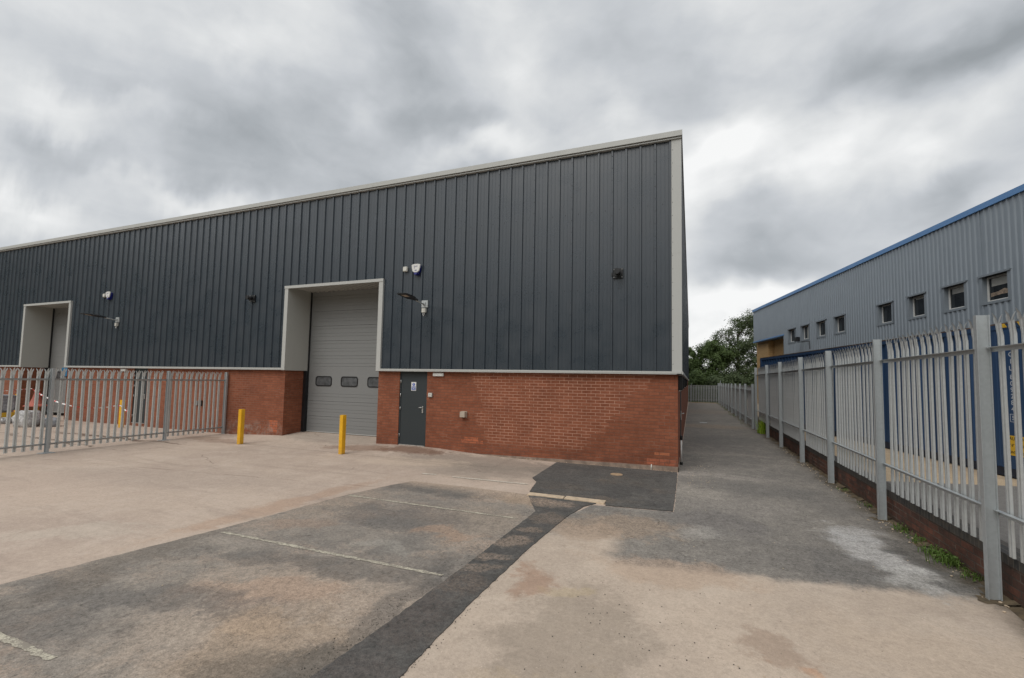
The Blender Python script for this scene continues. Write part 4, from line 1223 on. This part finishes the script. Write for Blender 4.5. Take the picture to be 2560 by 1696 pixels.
# container beyond the fence.  frame: u along, n outwards from us
U = Vector((-.19103468, .98158329, 0)); N = Vector((.98158329, .19103468, 0))
RZ = math.atan2(U.y, U.x) - math.pi / 2      # local y = along U, local x = N
def fr(s, d): p = U * s + N * d; return (p.x, p.y)
CO = fr(0, 7.1)
C = thing('shipping_container', (CO[0], CO[1], .425), 'long blue shipping container standing behind the right-hand fence', 'shipping container', rz=RZ)
H = 2.72; S0, S1 = 8.60, 21.12
mb = MB(); pr = [(S0 + .12, 0)]; a = S0 + .12
while a < S1 - .4:
    pr += [(a + .07, 0), (a + .138, .036), (a + .208, .036), (a + .276, 0)]; a += .278
pr.append((S1 - .12, 0))
mb.strip(pr, lambda s, d, z: (.01 + d, s, z), .17, H - .10)
mb.box(.06, 2.42, S0 + .03, S1 - .03, .16, H - .05)
mb.build('side_panel', 'contblue', C)
mb = MB(); mb.box(-.002, .06, S0 + .1, S1 - .1, H - .1, H - .015); mb.build('top_rail', 'contblue', C)
mb = MB(); mb.box(0, .06, S0 + .1, S1 - .1, .02, .165); mb.box(.06, 2.42, S0 + .1, S1 - .1, .02, .15); mb.build('bottom_rail', 'contshade', C)
mb = MB(); mb.box(-.006, 2.44, S0 + .02, S1 - .02, H - .0148, H + .012); mb.build('roof_panel', 'rust', C)
for s in (S0 + .06, S1 - .06):
    for x in (.06, 2.36):
        mb = MB(); mb.box(x - .075, x + .075, s - .08, s + .08, 0, H + .004, bev=.01); mb.build('corner_post', 'contblue', C)
# hazard stripes near the top corner
mb = MB()
for i in range(3):
    a = 8.665 + i * .165
    mb.prism([(a, H - .075), (a + .085, H - .075), (a + .135, H - .005), (a + .05, H - .005)], lambda p, q, d: (d, p, q), -.010, -.0065 if i else -.0165)
hz = mb.build('hazard_stripe', 'hazy', C)
# identification characters, stacked
def ctext(s, sz, sco, z, mat='twhite', x=-.0035, bold=.002):
    return text_mesh('lettering', s, sz, mat, C, (x, sco, z), (R(90), 0, R(-90)), bold=bold)
mb = MB(); mb.box(-.003, .02, 8.70, 9.22, .17, H - .11); mb.build('marking_panel', 'contblue', C)
z = 2.28
for ch in 'FCIU':
    ctext(ch, .112, 8.965, z); z -= .122
z -= .03
for ch in '809284':
    ctext(ch, .112, 8.965, z); z -= .112
ctext('5', .10, 8.965, z - .04)
mb = MB()
zc = z - .04
for (a, b, c, d) in ((8.905, 9.025, zc + .062, zc + .07), (8.905, 9.025, zc - .07, zc - .062), (8.905, 8.913, zc - .062, zc + .062), (9.017, 9.025, zc - .062, zc + .062)):
    mb.box(-.0045, -.0031, a, b, c, d)
mb.build('lettering_box', 'twhite', C)
mb = MB(); mb.box(-.0045, -.0031, 8.77, 9.11, .40, .745); mb.build('caution_plate', 'hazy', C)
ctext('CAUTION', .078, 8.94, .69, 'tblack', -.006, .0012); ctext("9' 6\" HIGH", .062, 8.94, .575, 'tblack', -.006, .0012); ctext('CONTAINER', .062, 8.94, .455, 'tblack', -.006, .0012)

# ================================================================== BUILDING 2
BO = fr(0, 12.0)
B = thing('office_building', (BO[0], BO[1], .425), 'slate grey corrugated building with blue roof edge and small square windows beyond the container', 'building', rz=RZ)
def bz(z): return z - .425
E1 = 37.1; CUT = 31.3
wins = [(14.99, 16.07), (16.57, 17.63), (18.40, 19.42), (20.28, 21.34), (23.85, 24.95), (25.75, 26.85), (27.65, 28.75), (29.50, 30.60)]
mb = MB()
def wallrun(a, b, z0, z1):
    pr = rib_profile(a, b, 0, .2, .115, .055, .03, False)
    mb.strip(pr, lambda s, d, z: (-d, s, bz(z)), z0, z1)
WZ0, WZ1 = 4.60, 5.54
edges = sorted([0.0, CUT] + [x for w_ in wins for x in (w_[0] + .10, w_[1] - .10)])
cur = 2.0
for (a, b) in wins:
    wallrun(cur, a + .1, .43, 7.66)
    wallrun(a + .1, b - .1, .43, WZ0 + .08); wallrun(a + .1, b - .1, WZ1 - .06, 7.66)
    cur = b - .1
wallrun(cur, CUT, .43, 7.66); wallrun(CUT, E1, 5.30, 7.66)
mb.build('cladding', 'slate', B)
mb = MB()
mb.box(.35, .42, 2, CUT, 0, bz(7.6)); mb.box(.35, .42, CUT, E1, bz(5.31), bz(7.6)); mb.box(.42, 14, E1 - .2, E1 - .1, bz(5.3), bz(7.6))
mb.box(.0, .35, E1 - .03, E1, bz(5.3), bz(7.6))
mb.build('inner_wall', 'slate_dark', B)
mb = MB(); mb.box(-.075, .30, 2, E1 + .05, bz(7.66), bz(7.845)); mb.box(-.06, .30, 2, E1 + .05, bz(7.60), bz(7.658)) if False else None
mb.build('roof_trim', 'bluetrim', B)
mb = MB(); mb.box(.30, 14, 2, E1, bz(7.62), bz(7.70)); mb.build('roof', 'roofm', B)
mb = MB(); mb.box(-.05, .34, CUT - .05, E1 + .02, bz(5.22), bz(5.30)); mb.build('soffit_trim', 'bluetrim', B)
mb = MB()
mb.box(.30, .70, 34.95, 37.35, 0, bz(5.22)); mb.box(.701, 1.0, CUT - .5, 34.949, 0, bz(5.22)); mb.box(.701, 3.4, 34.95, 37.3, 0, bz(5.22))
mb.build('brick_wall', 'buff', B)
mb = MB(); mb.box(-.04, .72, CUT - .04, CUT - .001, 0, bz(5.22)); mb.build('edge_flashing', 'slate_dark', B)
for i, (a, b) in enumerate(wins):
    # surround flashing, recess, frame, glass
    mb = MB()
    mb.box(-.037, -.031, a, a + .1, bz(WZ0), bz(WZ1)); mb.box(-.037, -.031, b - .1, b, bz(WZ0), bz(WZ1))
    mb.box(-.037, -.031, a + .1, b - .1, bz(WZ0), bz(WZ0) + .08)
    for (p, q) in ((a + .1, a + .104), (b - .104, b - .1)): mb.box(-.031, .16, p, q, bz(WZ0) + .08, bz(WZ1) - .06)
    mb.box(-.031, .16, a + .1, b - .1, bz(WZ0) + .076, bz(WZ0) + .08)
    w0 = mb.build('window', 'slate_dark', B)
    mb = MB(); mb.box(-.075, .02, a - .03, b + .03, bz(WZ1) - .012, bz(WZ1) + .012); mb.box(-.075, -.069, a - .03, b + .03, bz(WZ1) - .05, bz(WZ1) - .013); mb.build('head_flashing', 'slate_dark', w0)
    mb = MB(); p0, p1 = a + .104, b - .104; q0, q1 = bz(WZ0) + .08, bz(WZ1) - .06; t_ = .055
    mb.box(.10, .15, p0, p0 + t_, q0, q1); mb.box(.10, .15, p1 - t_, p1, q0, q1); mb.box(.10, .15, p0 + t_, p1 - t_, q0, q0 + t_); mb.box(.10, .15, p0 + t_, p1 - t_, q1 - t_, q1)
    mb.build('frame', 'upvc', w0)
    mb = MB(); mb.box(.122, .128, p0 + t_, p1 - t_, q0 + t_, q1 - t_); mb.build('pane', 'glassb', w0)
    if i in (0, 1, 2):
        mb = MB(); mb.box(.1185, .1205, p0 + t_ + .01, p1 - t_ - .09, q1 - t_ - (.26, .2, .07)[i], q1 - t_ - .01); mb.build('blind', 'blind', w0)
    if i == 6:
        mb = MB(); mb.box(.1185, .1205, p0 + t_ + .01, p1 - t_ - .32, q0 + t_ + .01, q1 - t_ - .01); mb.build('blind', 'blind', w0)
    if i == 0:
        mb = MB(); mb.prism([(p0 + .08, q0 + .18), (p0 + .4, q0 + .2), (p1 - .1, q0 + .16), (p1 - .1, q0 + .28), (p0 + .5, q0 + .30), (p0 + .3, q0 + .36), (p0 + .08, q0 + .3)], lambda s, z, d: (d, s, z), .1185, .1205)
        mb.build('clutter', 'dusk', w0)
# floodlight on its bracket
t = thing('floodlight', (fr(27.7, 12.0)[0], fr(27.7, 12.0)[1], 4.3), 'small black floodlight on a bracket under the grey building windows', 'floodlight', rz=RZ)
mb = MB(); mb.tube([(-.05, -.1, -.25), (-.05, -.1, .2), (-.35, .75, .22)], .022, 8); mb.build('bracket', 'black', t)
mb = MB(); mb.box(-.50, -.28, .55, .85, .26, .52, bev=.02); mb.build('lamp_head', 'black', t)

# manhole covers
mb = MB(); mb.tube([(0, 0, 0), (0, 0, .006)], .13, 24, smooth=False)
o = mb.build('manhole_cover', 'cover', loc=(-1.49, 9.54, .0165)); tag(o, 'small round tan cover set in the black asphalt patch', 'manhole cover')
mb = MB(); mb.box(-.17, .17, -.12, .12, 0, .008); o = mb.build('drain_cover', 'galvp', loc=(.58, 23.85, .0045)); tag(o, 'pale rectangular cover in the alley surface', 'drain cover')

# small loose stones at the foot of the wall and yard
mb = MB(); r = random.Random(21)
def pebble(x, y, z, s):
    bm = bmesh.new(); bmesh.ops.create_icosphere(bm, subdivisions=1, radius=s)
    for w in bm.verts: w.co = Vector((w.co.x * r.uniform(.7, 1.3), w.co.y * r.uniform(.7, 1.3), w.co.z * .55)) + Vector((x, y, z + s * .3))
    mb.frombm(bm, 0)
for _ in range(150):
    pebble(2.72 - abs(r.gauss(0, .12)), r.uniform(4.2, 16), .006, r.uniform(.004, .016))
for _ in range(160):
    pebble(r.uniform(-6.8, -.3), BY - .03 - abs(r.gauss(0, .07)), .02, r.uniform(.003, .010))
for _ in range(60):
    pebble(r.uniform(-.1, .5), r.uniform(9.0, 11.5), .005, r.uniform(.004, .012))
for _ in range(70):
    pebble(r.uniform(-5, 2.4), r.uniform(1.8, 8), .008, r.uniform(.003, .007))
gm = mb
mb = MB()
for _ in range(520):
    y_ = r.uniform(1.9, 6.6) if r.random() < .7 else r.uniform(1.9, 3.6)
    if r.random() < .7: x_ = -2.36 + (y_ - 2.3) * .03 - abs(r.gauss(0, .09)) * (1.6 - (y_ - 1.9) * .15)
    else: x_ = -1.84 + (y_ - 2.3) * .015 + abs(r.gauss(0, .03))
    pebble(x_, y_, .005, r.uniform(.0018, .005))
for _ in range(90): pebble(r.uniform(-1.1, .4), r.gauss(3.6, .8), .005, r.uniform(.003, .006))
tag(mb.build('asphalt_crumbs', 'blackrub'), 'black asphalt crumbs scattered beside the trench edges', 'asphalt crumbs', kind='stuff')
mb = gm
tag(mb.build('gravel', 'edging'), 'scattered small stones and grit on the tarmac and along the wall foot', 'gravel', kind='stuff')

# ================================================================== VEGETATION
def leaf_cloud(mb, r, n, sampler, size, mi=0, droop=.3):
    for _ in range(n):
        p, out = sampler()
        s = size * r.uniform(.6, 1.35)
        nrm = (out + Vector((r.uniform(-1, 1), r.uniform(-1, 1), r.uniform(-.6, 1)))).normalized()
        a = nrm.orthogonal().normalized(); a.rotate(Matrix.Rotation(r.uniform(0, 6.28), 3, nrm)); b = nrm.cross(a)
        mb.face([p - a * s, p - b * s * .45, p + a * s, p + b * s * .45], mi)
def tree(x, y, z0, height, crown, seed, label, mat, leaf=.11, n=9000, trunk_r=.22, name='tree'):
    """crown: list of (cx,cy,cz,rx,ry,rz) lobes relative to the base"""
    r = random.Random(seed)
    t = thing(name, (x, y, z0), label, 'tree' if name != 'bush' else 'bush', 'trees and bushes beyond the far fence')
    mb = MB()
    top = height * .72
    pts = [(0, 0, -.1), (r.uniform(-.1, .1), 0, top * .35), (r.uniform(-.25, .25), 0, top * .7), (r.uniform(-.3, .3), 0, top)]
    mb.tube(pts, [trunk_r, trunk_r * .8, trunk_r * .5, trunk_r * .15], 8)
    for (cx, cy, cz, rx, ry, rz_) in crown:
        hz = max(height * .15, cz - rz_ * .9 - r.uniform(0, .8))
        mb.tube([(0, 0, hz), (cx * .5, cy * .5, (hz + cz) / 2), (cx, cy, cz + rz_ * .4)], [trunk_r * .45, trunk_r * .3, trunk_r * .08], 6)
        for q in range(6):
            an = r.uniform(0, 6.28); k = r.uniform(.5, .85)
            mb.tube([(cx * .8, cy * .8, cz - rz_ * .2), (cx + rx * k * .5 * math.cos(an), cy + ry * k * .5 * math.sin(an), cz + rz_ * r.uniform(-.2, .4)), (cx + rx * k * math.cos(an), cy + ry * k * math.sin(an), cz + rz_ * r.uniform(-.1, .7))], [trunk_r * .15, trunk_r * .09, trunk_r * .03], 5)
    mb.build('trunk', 'bark', t)
    # clump centres through each lobe
    cl = []
    for (cx, cy, cz, rx, ry, rz_) in crown:
        m_ = int(10 + 16 * rx * rz_)
        for _ in range(m_):
            d = Vector((r.gauss(0, 1), r.gauss(0, 1), r.gauss(0, 1))).normalized() * (r.random() ** .45)
            cl.append((Vector((cx + d.x * rx, cy + d.y * ry, cz + d.z * rz_)), d, r.uniform(.28, .62) * min(1, rx)))
    def samp():
        c, d, s = r.choice(cl)
        q = Vector((r.gauss(0, 1), r.gauss(0, 1), r.gauss(0, .8)))
        return c + q * s * .55, (d * .6 + q.normalized() * .6 + Vector((0, 0, .3)))
    mb = MB(); leaf_cloud(mb, r, n, samp, leaf)
    mb.build('crown', mat, t)
    return t
TY = 56.0
tree(5.3, TY + 2, 0, 11.3, [(-1.3, 0, 7.3, 1.5, 1.6, 1.4), (.3, 0, 8.9, 1.5, 1.6, 1.35), (1.5, .2, 9.6, 1.0, 1.5, 1.2), (-.6, .2, 5.4, 2.2, 2, 1.7), (1.4, -.2, 6.6, 2.0, 2.0, 1.9), (2.8, .2, 8.2, 1.8, 2.0, 1.9), (.2, -.3, 3.6, 2.3, 2.1, 1.4), (2.2, -.2, 4.2, 2.2, 1.8, 1.7)], 3, 'tall dark tree rising beside the far end of the grey building', 'leafd', .10, 24000, .26)
tree(2.6, TY, 0, 7.6, [(-.9, 0, 5.6, 1.0, 1.2, .9), (0, .1, 6.3, 1.0, 1.2, .85), (.5, 0, 4.9, 1.5, 1.4, 1.1), (-.2, 0, 3.7, 1.5, 1.4, 1.1), (1.2, 0, 5.4, 1.1, 1.2, 1.0)], 5, 'middle tree of loose foliage left of the tallest one', 'leafm', .11, 16000, .16)
tree(.35, TY + .5, 0, 6.4, [(-.2, 0, 5.5, .55, .8, .7), (.3, 0, 4.6, .8, .9, .8), (-.5, 0, 4.2, .9, .9, .8), (.1, 0, 3.4, 1.1, 1.0, .7)], 7, 'slender small tree just clear of the warehouse side wall', 'leafm', .10, 9000, .10)
for (x, y, h_, w_, sd, mt, lb) in ((.2, 51.5, 3.4, 1.3, 21, 'leafm', 'bright green bush behind the far fence next to the warehouse'), (2.0, 52.2, 3.0, 1.4, 22, 'leafd', 'dark bush behind the middle of the far fence'), (3.9, 51.4, 3.6, 1.5, 23, 'leafd', 'dark bush behind the right corner of the far fence'), (-1.8, 52.5, 3.6, 1.5, 24, 'leafm', 'green bush behind the far fence, mostly hidden by the warehouse'), (5.9, 52.0, 3.4, 1.6, 25, 'leafd', 'dark bush at the far end of the grey building')):
    tree(x, y, 0, h_, [(0, 0, h_ * .45, w_, 1.0, h_ * .42), (w_ * .4, 0, h_ * .62, w_ * .7, .9, h_ * .33), (-w_ * .45, 0, h_ * .55, w_ * .7, .9, h_ * .35), (0, -.2, h_ * .2, w_ * 1.1, .9, h_ * .22)], sd, lb, mt, .10, 11000, .07, 'bush')
# hedge line far beyond so the gap never shows bare ground
mb = MB(); r = random.Random(77)
def hs():
    p = Vector((r.uniform(-9, 14), 60 + r.uniform(-1, 1), abs(r.gauss(0, 1.9)) + .1)); return p, Vector((0, -1, .4))
leaf_cloud(mb, r, 16000, hs, .13)
mb.box(-9, 14, 60.6, 61.2, 0, 3.2, 1)
tag(mb.build('hedge', ['leafd', 'leafd']), 'dark far-off hedge filling the gap under the trees', 'hedge', kind='stuff')

def blades(mb, r, x, y, z, n, h, spread, mi=0, lean=.5):
    for _ in range(n):
        a = r.uniform(0, 6.28); px = x + r.gauss(0, spread); py = y + r.gauss(0, spread * 1.4)
        hh = h * r.uniform(.4, 1.1); lx = math.cos(a) * lean * hh; ly = math.sin(a) * lean * hh; w_ = r.uniform(.002, .004) + h * .012
        pa = Vector((px, py, z)); pb = Vector((px + lx * .35, py + ly * .35, z + hh * .65)); pc = Vector((px + lx, py + ly, z + hh * .9))
        q = Vector((-math.sin(a), math.cos(a), 0)) * w_
        mb.face([pa - q, pa + q, pb + q * .8, pb - q * .8], mi); mb.face([pb - q * .8, pb + q * .8, pc], mi)
def weed(x, y, n, h, sp, seed, label, mat='leafg', leafy=0):
    r = random.Random(seed); mb = MB()
    blades(mb, r, 0, 0, 0, n, h, sp)
    if leafy:
        def s_():
            p = Vector((r.gauss(0, sp), r.gauss(0, sp * 1.5), abs(r.gauss(0, h * .35)) + .01)); return p, Vector((0, 0, 1))
        leaf_cloud(mb, r, leafy, s_, .014 + h * .04)
    o = mb.build('weed', mat, loc=(x, y, .008)); return tag(o, label, 'weed', 'weeds at the foot of the low wall')
weed(2.74, 6.05, 40, .10, .05, 1, 'small weed tuft just beyond the nearest tall fence post', leafy=50)
weed(2.72, 6.42, 120, .13, .075, 2, 'largest green weed clump at the wall foot, second from the nearest post', leafy=160)
weed(2.71, 6.72, 80, .11, .06, 3, 'grassy weed clump next beyond the largest one', leafy=90)
weed(2.72, 7.15, 45, .08, .06, 4, 'thin weed tuft midway between the two nearest fence posts', leafy=40)
weed(2.72, 7.62, 50, .09, .05, 5, 'weed tuft shortly before the second nearest post', leafy=50)
weed(2.72, 8.9, 30, .06, .06, 6, 'sparse weeds just beyond the second nearest post', leafy=20)
weed(2.70, 10.0, 25, .05, .06, 9, 'tiny weeds just before the third nearest post', leafy=40)
weed(2.74, 19.9, 160, .62, .09, 7, 'tall lime green weed between posts far along the fence', 'lime', leafy=90)
mb = MB(); r = random.Random(31)
for _ in range(90): blades(mb, r, 2.45 + r.gauss(0, .05), r.uniform(21.5, 47), 0, 3, .13, .06)
for _ in range(120): blades(mb, r, r.uniform(-.3, 2.6), 48.25 + r.gauss(0, .12), 0, 4, .16, .08)
tag(mb.build('grass', 'leafg'), 'thin grass growing along the foot of the far fences', 'grass', kind='stuff')

# ================================================================== WORLD
wd = bpy.data.worlds.new('World'); SC.world = wd; wd.use_nodes = True
class GW(G):
    def __init__(s, nt): s.nt = nt; s._tc = None
w = GW(wd.node_tree)
bg = wd.node_tree.nodes['Background']
EL, AZ = R(52), R(200)      # sun elevation, compass direction the light comes from (behind the camera)
sky = w.n('ShaderNodeTexSky', sky_type='NISHITA'); sky.sun_disc = False; sky.sun_elevation = EL; sky.sun_rotation = AZ
sky.air_density = 1.0; sky.dust_density = 3.0
d = w.tc('Generated'); o = w.xyz(d)
yy = w.math('MAXIMUM', o[1], .12)
u = w.math('DIVIDE', o[0], yy); vv = w.math('DIVIDE', o[2], yy)
gno = w.comb(u, vv, 0)                       # slopes seen looking north
zc = w.math('MAXIMUM', o[2], .0)
den = w.add(zc, .22)
plan = w.comb(w.math('DIVIDE', o[0], den), w.math('DIVIDE', o[1], den), 0)   # cloud deck overhead
wp = w.warp(plan, 1.1, .55)
d3 = w.warp(w.mapping(d, scale=(1, 1, 1.9)), 1.6, .5)
n1 = w.noise(w.mapping(d3, loc=(3.1, .4, 1.2)), 1.7, 8, .5, .15); n2 = w.noise(w.mapping(d3, loc=(5, 2, 0)), 4.2, 8, .52, .1)
base = w.add(w.mul(w.math('SUBTRACT', n1, .5), .95), w.mul(w.math('SUBTRACT', n2, .5), .38))
n3 = w.noise(w.mapping(w.warp(d, 4.0, .12), scale=(1, 1, 1.8)), 9.0, 7, .55, .2)
val = w.add(w.add(w.mul(base, .84), .685), w.mul(w.math('SUBTRACT', n3, .5), .17))
gw = w.warp(gno, 2.0, .34)
gw = w.warp(gw, 6.0, .07)
SKYB = [(-1.541, 0.785, 0.443, 0.152, 2.746, -0.2), (-2.52, 0.903, 0.648, 0.102, 2.883, -0.2), (-2.621, 1.173, 0.411, 0.105, 2.761, 0.14), (-1.941, 1.037, 0.263, 0.054, 2.916, 0.12), (-2.345, 1.341, 0.638, 0.183, 2.71, -0.12), (-1.435, 1.179, 0.298, 0.081, 2.742, 0.12), (-1.606, 0.602, 0.392, 0.063, 2.81, 0.26), (-2.705, 0.68, 0.519, 0.097, 2.891, 0.22), (-2.216, 0.77, 0.366, 0.056, 2.8, 0.12), (-0.98, 0.812, 0.438, 0.155, 2.725, -0.14), (-0.887, 0.756, 0.079, 0.06, 2.08, 0.14), (-0.602, 0.666, 0.134, 0.038, 2.936, -0.12), (-0.539, 0.583, 0.218, 0.039, 3.131, 0.22), (-0.429, 0.794, 0.205, 0.076, 1.634, 0.1), (-0.281, 0.852, 0.164, 0.088, 2.756, -0.04), (-0.161, 0.622, 0.073, 0.059, 2.159, 0.2), (0.03, 0.638, 0.269, 0.085, -2.97, -0.06), (0.468, 0.618, 0.157, 0.062, -3.078, -0.28), (0.281, 0.574, 0.182, 0.067, -2.97, -0.1), (0.509, 0.502, 0.103, 0.045, -3.125, 0.12), (0.061, 0.479, 0.103, 0.05, -2.804, 0.25), (0.174, 0.436, 0.197, 0.034, -2.878, 0.12), (0.404, 0.431, 0.076, 0.038, 2.93, 0.18), (0.136, 0.331, 0.108, 0.091, 2.781, -0.26), (0.082, 0.251, 0.145, 0.038, 3.059, -0.18), (0.289, 0.346, 0.101, 0.047, 2.99, -0.04), (0.471, 0.36, 0.096, 0.026, -2.93, -0.18), (0.31, 0.399, 0.064, 0.035, 2.94, 0.1), (0.104, 0.178, 0.206, 0.038, 3.091, 0.22), (0.011, 0.057, 0.092, 0.068, -3.141, 0.2), (0.241, 0.271, 0.128, 0.032, -3.024, -0.04), (-0.786, 1.025, 0.345, 0.081, 2.848, -0.05), (0.4, 0.302, 0.085, 0.045, -3.026, -0.05), (-0.201, 0.8, 0.235, 0.059, 2.956, -0.06)]
for (cx, cy, rx, ry, an, k) in SKYB:
    val = w.add(val, w.mul(w.blob(gw, cx, cy, rx, ry, an), k))
# behind the camera the deck is thinner and brighter
south = w.rng(o[1], .25, -.6)
val = w.add(val, w.mul(south, .42))
val = w.math('MINIMUM', w.math('MAXIMUM', val, .30), 1.25)
t_ = w.rng(val, .34, .95, 0, 1, False)
cr = w.n('ShaderNodeValToRGB'); w.put(cr.inputs[0], t_)
e = cr.color_ramp.elements
e[0].position = 0; e[0].color = (.33, .355, .375, 1); e[1].position = 1; e[1].color = (.96, .965, .96, 1)
for p, c in ((.22, (.435, .462, .488, 1)), (.48, (.585, .61, .638, 1)), (.74, (.76, .775, .782, 1))):
    q = e.new(p); q.color = c
# dark horizon band added unseen behind the viewer to darken the cladding's low reflections
sk = w.noise(w.mapping(d, scale=(5, 5, 2)), 1.6, 4, .6)
skl = w.math('SUBTRACT', w.add(.12, w.mul(sk, .2)), o[2])
cloud = w.mix(w.mul(w.rng(skl, -.008, .008), w.rng(o[1], .0, -.12)), cr.outputs[0], (.055, .062, .05))
tenx = w.n('ShaderNodeVectorMath', operation='SCALE'); w.put(tenx.inputs[0], cloud); tenx.inputs['Scale'].default_value = 10.0
mixs = w.mix(.96, sky.outputs[0], tenx.outputs[0])
w.nt.links.new(mixs, bg.inputs['Color']); bg.inputs['Strength'].default_value = .1

sun = bpy.data.lights.new('sun', 'SUN'); sun.energy = 1.5; sun.angle = R(35); sun.color = (1, .965, .91)
so = bpy.data.objects.new('sun', sun); COL.objects.link(so)
# light comes from azimuth AZ (clockwise from +Y) at elevation EL
dirv = Vector((math.sin(AZ) * math.cos(EL), math.cos(AZ) * math.cos(EL), math.sin(EL)))
so.rotation_euler = dirv.to_track_quat('Z', 'Y').to_euler(); so.location = (0, -10, 30)

# ================================================================== CAMERA
f_px, yaw, pitch, roll, hc, cx, cy = 1095.32189, .35844, .06078, .01751, 1.99458, 37.135, 35.16
cam = bpy.data.cameras.new('camera'); co = bpy.data.objects.new('camera', cam); COL.objects.link(co)
fw = Vector((-math.sin(yaw) * math.cos(pitch), math.cos(yaw) * math.cos(pitch), math.sin(pitch)))
r0 = Vector((math.cos(yaw), math.sin(yaw), 0)); u0 = r0.cross(fw)
rt = r0 * math.cos(roll) + u0 * math.sin(roll); up = -r0 * math.sin(roll) + u0 * math.cos(roll)
co.matrix_world = Matrix(((rt.x, up.x, -fw.x, 0), (rt.y, up.y, -fw.y, 0), (rt.z, up.z, -fw.z, hc), (0, 0, 0, 1)))
cam.sensor_fit = 'HORIZONTAL'; cam.sensor_width = 36; cam.lens = f_px / 2560 * 36
cam.shift_x = -cx / 2560; cam.shift_y = cy / 2560
cam.clip_start = .05; cam.clip_end = 2000
SC.camera = co
vs = SC.view_settings; vs.view_transform = 'Standard'; vs.look = 'None'; vs.exposure = 0.0; vs.gamma = 1.0
SC.render.film_transparent = False
SC.cycles.max_bounces = 6; SC.cycles.diffuse_bounces = 3; SC.cycles.glossy_bounces = 3
